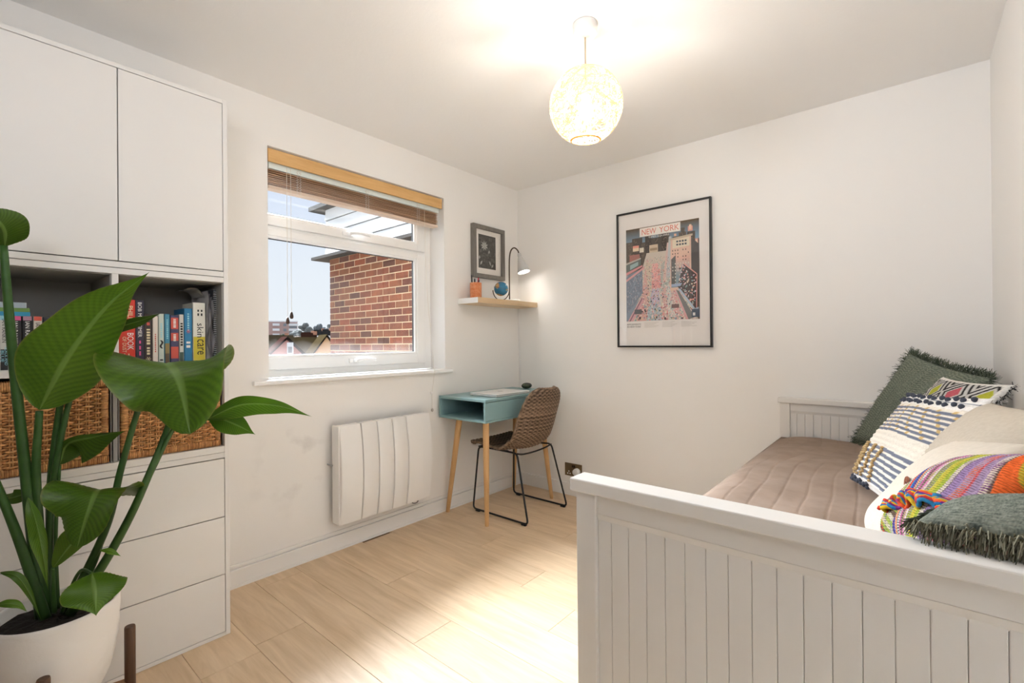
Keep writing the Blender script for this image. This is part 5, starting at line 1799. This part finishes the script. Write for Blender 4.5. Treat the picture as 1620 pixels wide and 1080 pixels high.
# 4, 5 plain cream cushions
def cream_col(base):
    def fn(U, V):
        return np.array(base) * (.95 + .1 * rng.random(U.shape))[..., None]
    return fn
def soft(U, V):
    return 0.004 * np.sin(U * 7 + V * 4) + 0.003 * np.sin(V * 13 - U * 5) + 0.006 * np.exp(-((U - .8) ** 2 + (V - .75) ** 2) / .01)
cb2 = [(2.365, 1.74, 0.652), (2.50, 1.34, 0.652), (2.642, 1.34, 0.985), (2.545, 1.74, 0.975)]
cushion('scatter_cushion', 'off-white linen cushion cut by the right edge, behind the plain cream one', cb2, 0.06, cream_col((0.50, 0.435, 0.35)), M_cloth, 90, lambda U, V: 0.0006 * np.sin(U * 300) + soft(U, V))
ca = [(2.330, 1.475, 0.650), (2.385, 1.10, 0.665), (2.565, 1.135, 0.955), (2.492, 1.49, 0.893)]
cushion('scatter_cushion', 'plain cream cushion between the striped cushion and the multicoloured knitted one', ca, 0.060, cream_col((0.60, 0.53, 0.44)), M_cloth, 90, soft)

# 6 multicoloured knitted cushion
STRIPES = [(0.00, (0.42, 0.36, 0.26)), (.045, (0.30, 0.36, 0.06)), (.085, (0.46, 0.40, 0.30)), (.12, (0.12, 0.075, 0.05)), (.14, (0.30, 0.36, 0.07)), (.175, (0.48, 0.42, 0.33)),
           (.20, (0.62, 0.06, 0.03)), (.25, (0.66, 0.10, 0.04)), (.275, (0.02, 0.16, 0.38)), (.315, (0.10, 0.05, 0.24)), (.335, (0.02, 0.22, 0.40)), (.355, (0.62, 0.28, 0.14)), (.38, (0.05, 0.26, 0.36)), (.40, (0.62, 0.56, 0.50)),
           (.415, (0.50, 0.10, 0.30)), (.445, (0.20, 0.15, 0.12)), (.46, (0.56, 0.16, 0.36)), (.49, (0.60, 0.52, 0.46)), (.505, (0.12, 0.06, 0.05)), (.515, (0.32, 0.38, 0.05)), (.55, (0.50, 0.42, 0.06)), (.58, (0.34, 0.40, 0.05)), (.615, (0.64, 0.56, 0.44)), (.635, (0.16, 0.12, 0.10)),
           (.645, (0.30, 0.20, 0.36)), (.69, (0.36, 0.27, 0.36)), (.72, (0.55, 0.10, 0.10)), (.735, (0.34, 0.24, 0.36)), (.77, (0.62, 0.52, 0.42)), (.79, (0.16, 0.10, 0.08)), (.80, (0.72, 0.13, 0.03)), (.86, (0.66, 0.40, 0.04)), (.88, (0.74, 0.12, 0.03)), (.93, (0.18, 0.04, 0.20)), (1.01, (0.18, 0.04, 0.20))]
SX_ = np.array([p for p, _ in STRIPES]); SC_ = np.array([c for _, c in STRIPES])
def knit_coord(U, V):
    return np.clip(U * .92 + (V - .5) * .26 - .10 + .015 * np.sin(V * 8), 0, .999)
def knit_col(U, V):
    q_ = knit_coord(U, V)
    idx = np.clip(np.searchsorted(SX_, q_, side='right') - 1, 0, len(SC_) - 1)
    C_ = SC_[idx].copy()
    al = V - U * .35
    low = (V + U * .25 < .40) & (U < .55)
    lowc = np.array([(0.46, 0.40, 0.30), (0.30, 0.36, 0.07), (0.50, 0.44, 0.34), (0.14, 0.09, 0.06), (0.28, 0.34, 0.06)])[(np.floor((V + U * .3) * 26)).astype(int) % 5]
    C_ = np.where(low[..., None], lowc, C_)
    st = (np.sin(al * 330 + idx * 1.3) > .55) & (idx % 3 == 1)
    nxt = SC_[(idx + 5) % len(SC_)]
    C_[st] = nxt[st] * .9
    dk_ = np.sin(al * 300 + q_ * 90) < -.80
    C_[dk_] *= .45
    return C_ * (.82 + .36 * rng.random(U.shape))[..., None]
def knit_disp(U, V):
    q_ = knit_coord(U, V)
    return 0.0016 * np.abs(np.sin((V - U * .35) * 150)) + 0.0022 * np.abs(np.sin(q_ * 75))
cm = [(2.366, 1.265, 0.702), (2.432, 0.965, 0.785), (2.592, 0.985, 0.965), (2.488, 1.31, 0.872)]
kc, Pm, nr, f = cushion('scatter_cushion', 'multicoloured striped knitted cushion with wooden buttons, in front of the cream one', cm, 0.058, knit_col, M_knit, 230, knit_disp, pinch=0.03)
n6 = Pm.shape[0]
M_btn = mat('polished_wood_button', (0.22, 0.065, 0.028), 0.3)
for u_, v_, tl_ in ((.20, .30, 0), (.12, .55, 1)):
    i, j = int(u_ * (n6 - 1)), int(v_ * (n6 - 1))
    c = Pm[i, j] + nr * (f[i, j] + .006)
    zq = Vector(nr).to_track_quat('Z', 'Y').to_euler() if not tl_ else Vector((nr[0] * .3 - .8, nr[1] - .2, nr[2] * .2)).to_track_quat('Z', 'Y').to_euler()
    m = MB().lathe([(0.001, -.002), (.0125, -.002), (.0138, 0), (.0125, .002), (.009, .0012), (.001, .0012)], 24)
    bt = link('button', m.mesh('button', M_btn, True), kc, tuple(c), zq)
    for s_ in (-1, 1):
        hole = MB().lathe([(0.0011, 0.0012), (0.0011, 0.0017)], 8, s_ * .0028, 0)
        ho = bpy.data.objects.new('button_hole', hole.mesh('button_hole', T_black))
        COL.objects.link(ho)
        ho.parent = bt
# frilled woollen edge along the lower seam
m = MB()
RUF = [(0.62, 0.05, 0.03), (0.60, 0.36, 0.02), (0.02, 0.16, 0.34), (0.16, 0.03, 0.18), (0.66, 0.09, 0.03), (0.58, 0.38, 0.03), (0.03, 0.20, 0.38), (0.30, 0.05, 0.08)]
for strand in range(9):
    pts, cs = [], RUF[strand % len(RUF)]
    for k in range(70):
        u_ = .28 + .70 * k / 69
        v_ = .17 + .011 * strand + .24 * (u_ - .28) + .022 * math.sin(k * .45 + strand * .25)
        i, j = int(u_ * (n6 - 1)), int(min(.98, max(.01, v_)) * (n6 - 1))
        pts.append(tuple(Pm[i, j] + nr * (f[i, j] + .006 + .007 * math.cos(k * .55 + strand * .5))))
    base = len(m.v)
    m.tube(pts, 0.0036, 6, True)
    for k in range(70):
        cc = RUF[(strand + k // 9) % len(RUF)]
        m.c += [tuple(np.array(cc) * random.uniform(.75, 1.2))] * 6
part('frill', m, M_knit, kc, 'all')['kind'] = 'stuff'

# 7 grey-green fringed cushion lying over the end rail
def grey_col(U, V):
    st = np.sin(U * 40 + V * 210 + 4 * rng.random((1, U.shape[1])))
    k = np.clip(.45 + .22 * st + .6 * (rng.random(U.shape) - .5), 0, 1)[..., None]
    base = np.array((0.075, 0.092, 0.080)); hi = np.array((0.34, 0.36, 0.30))
    return base + (hi - base) * k
cf = [(2.418, 0.892, 0.862), (2.672, 0.872, 0.872), (2.672, 1.09, 0.915), (2.470, 1.075, 0.850)]
o, Pm, nr, f = cushion('scatter_cushion', 'grey-green tweed cushion with tasselled edge, nearest, lying over the bed end rail', cf, 0.036, grey_col, M_cloth, 150, lambda U, V: 0.0012 * np.sin(U * 40 + V * 210), pinch=0.03)
fringe(o, Pm, nr, 'B', 0.024, [(0.16, 0.15, 0.10), (0.22, 0.21, 0.15), (0.10, 0.095, 0.065), (0.28, 0.27, 0.20)], 1, 9, 6, 1.2)
fringe(o, Pm, nr, 'L', 0.018, GREENS, 1, 10, 3, 0.8)
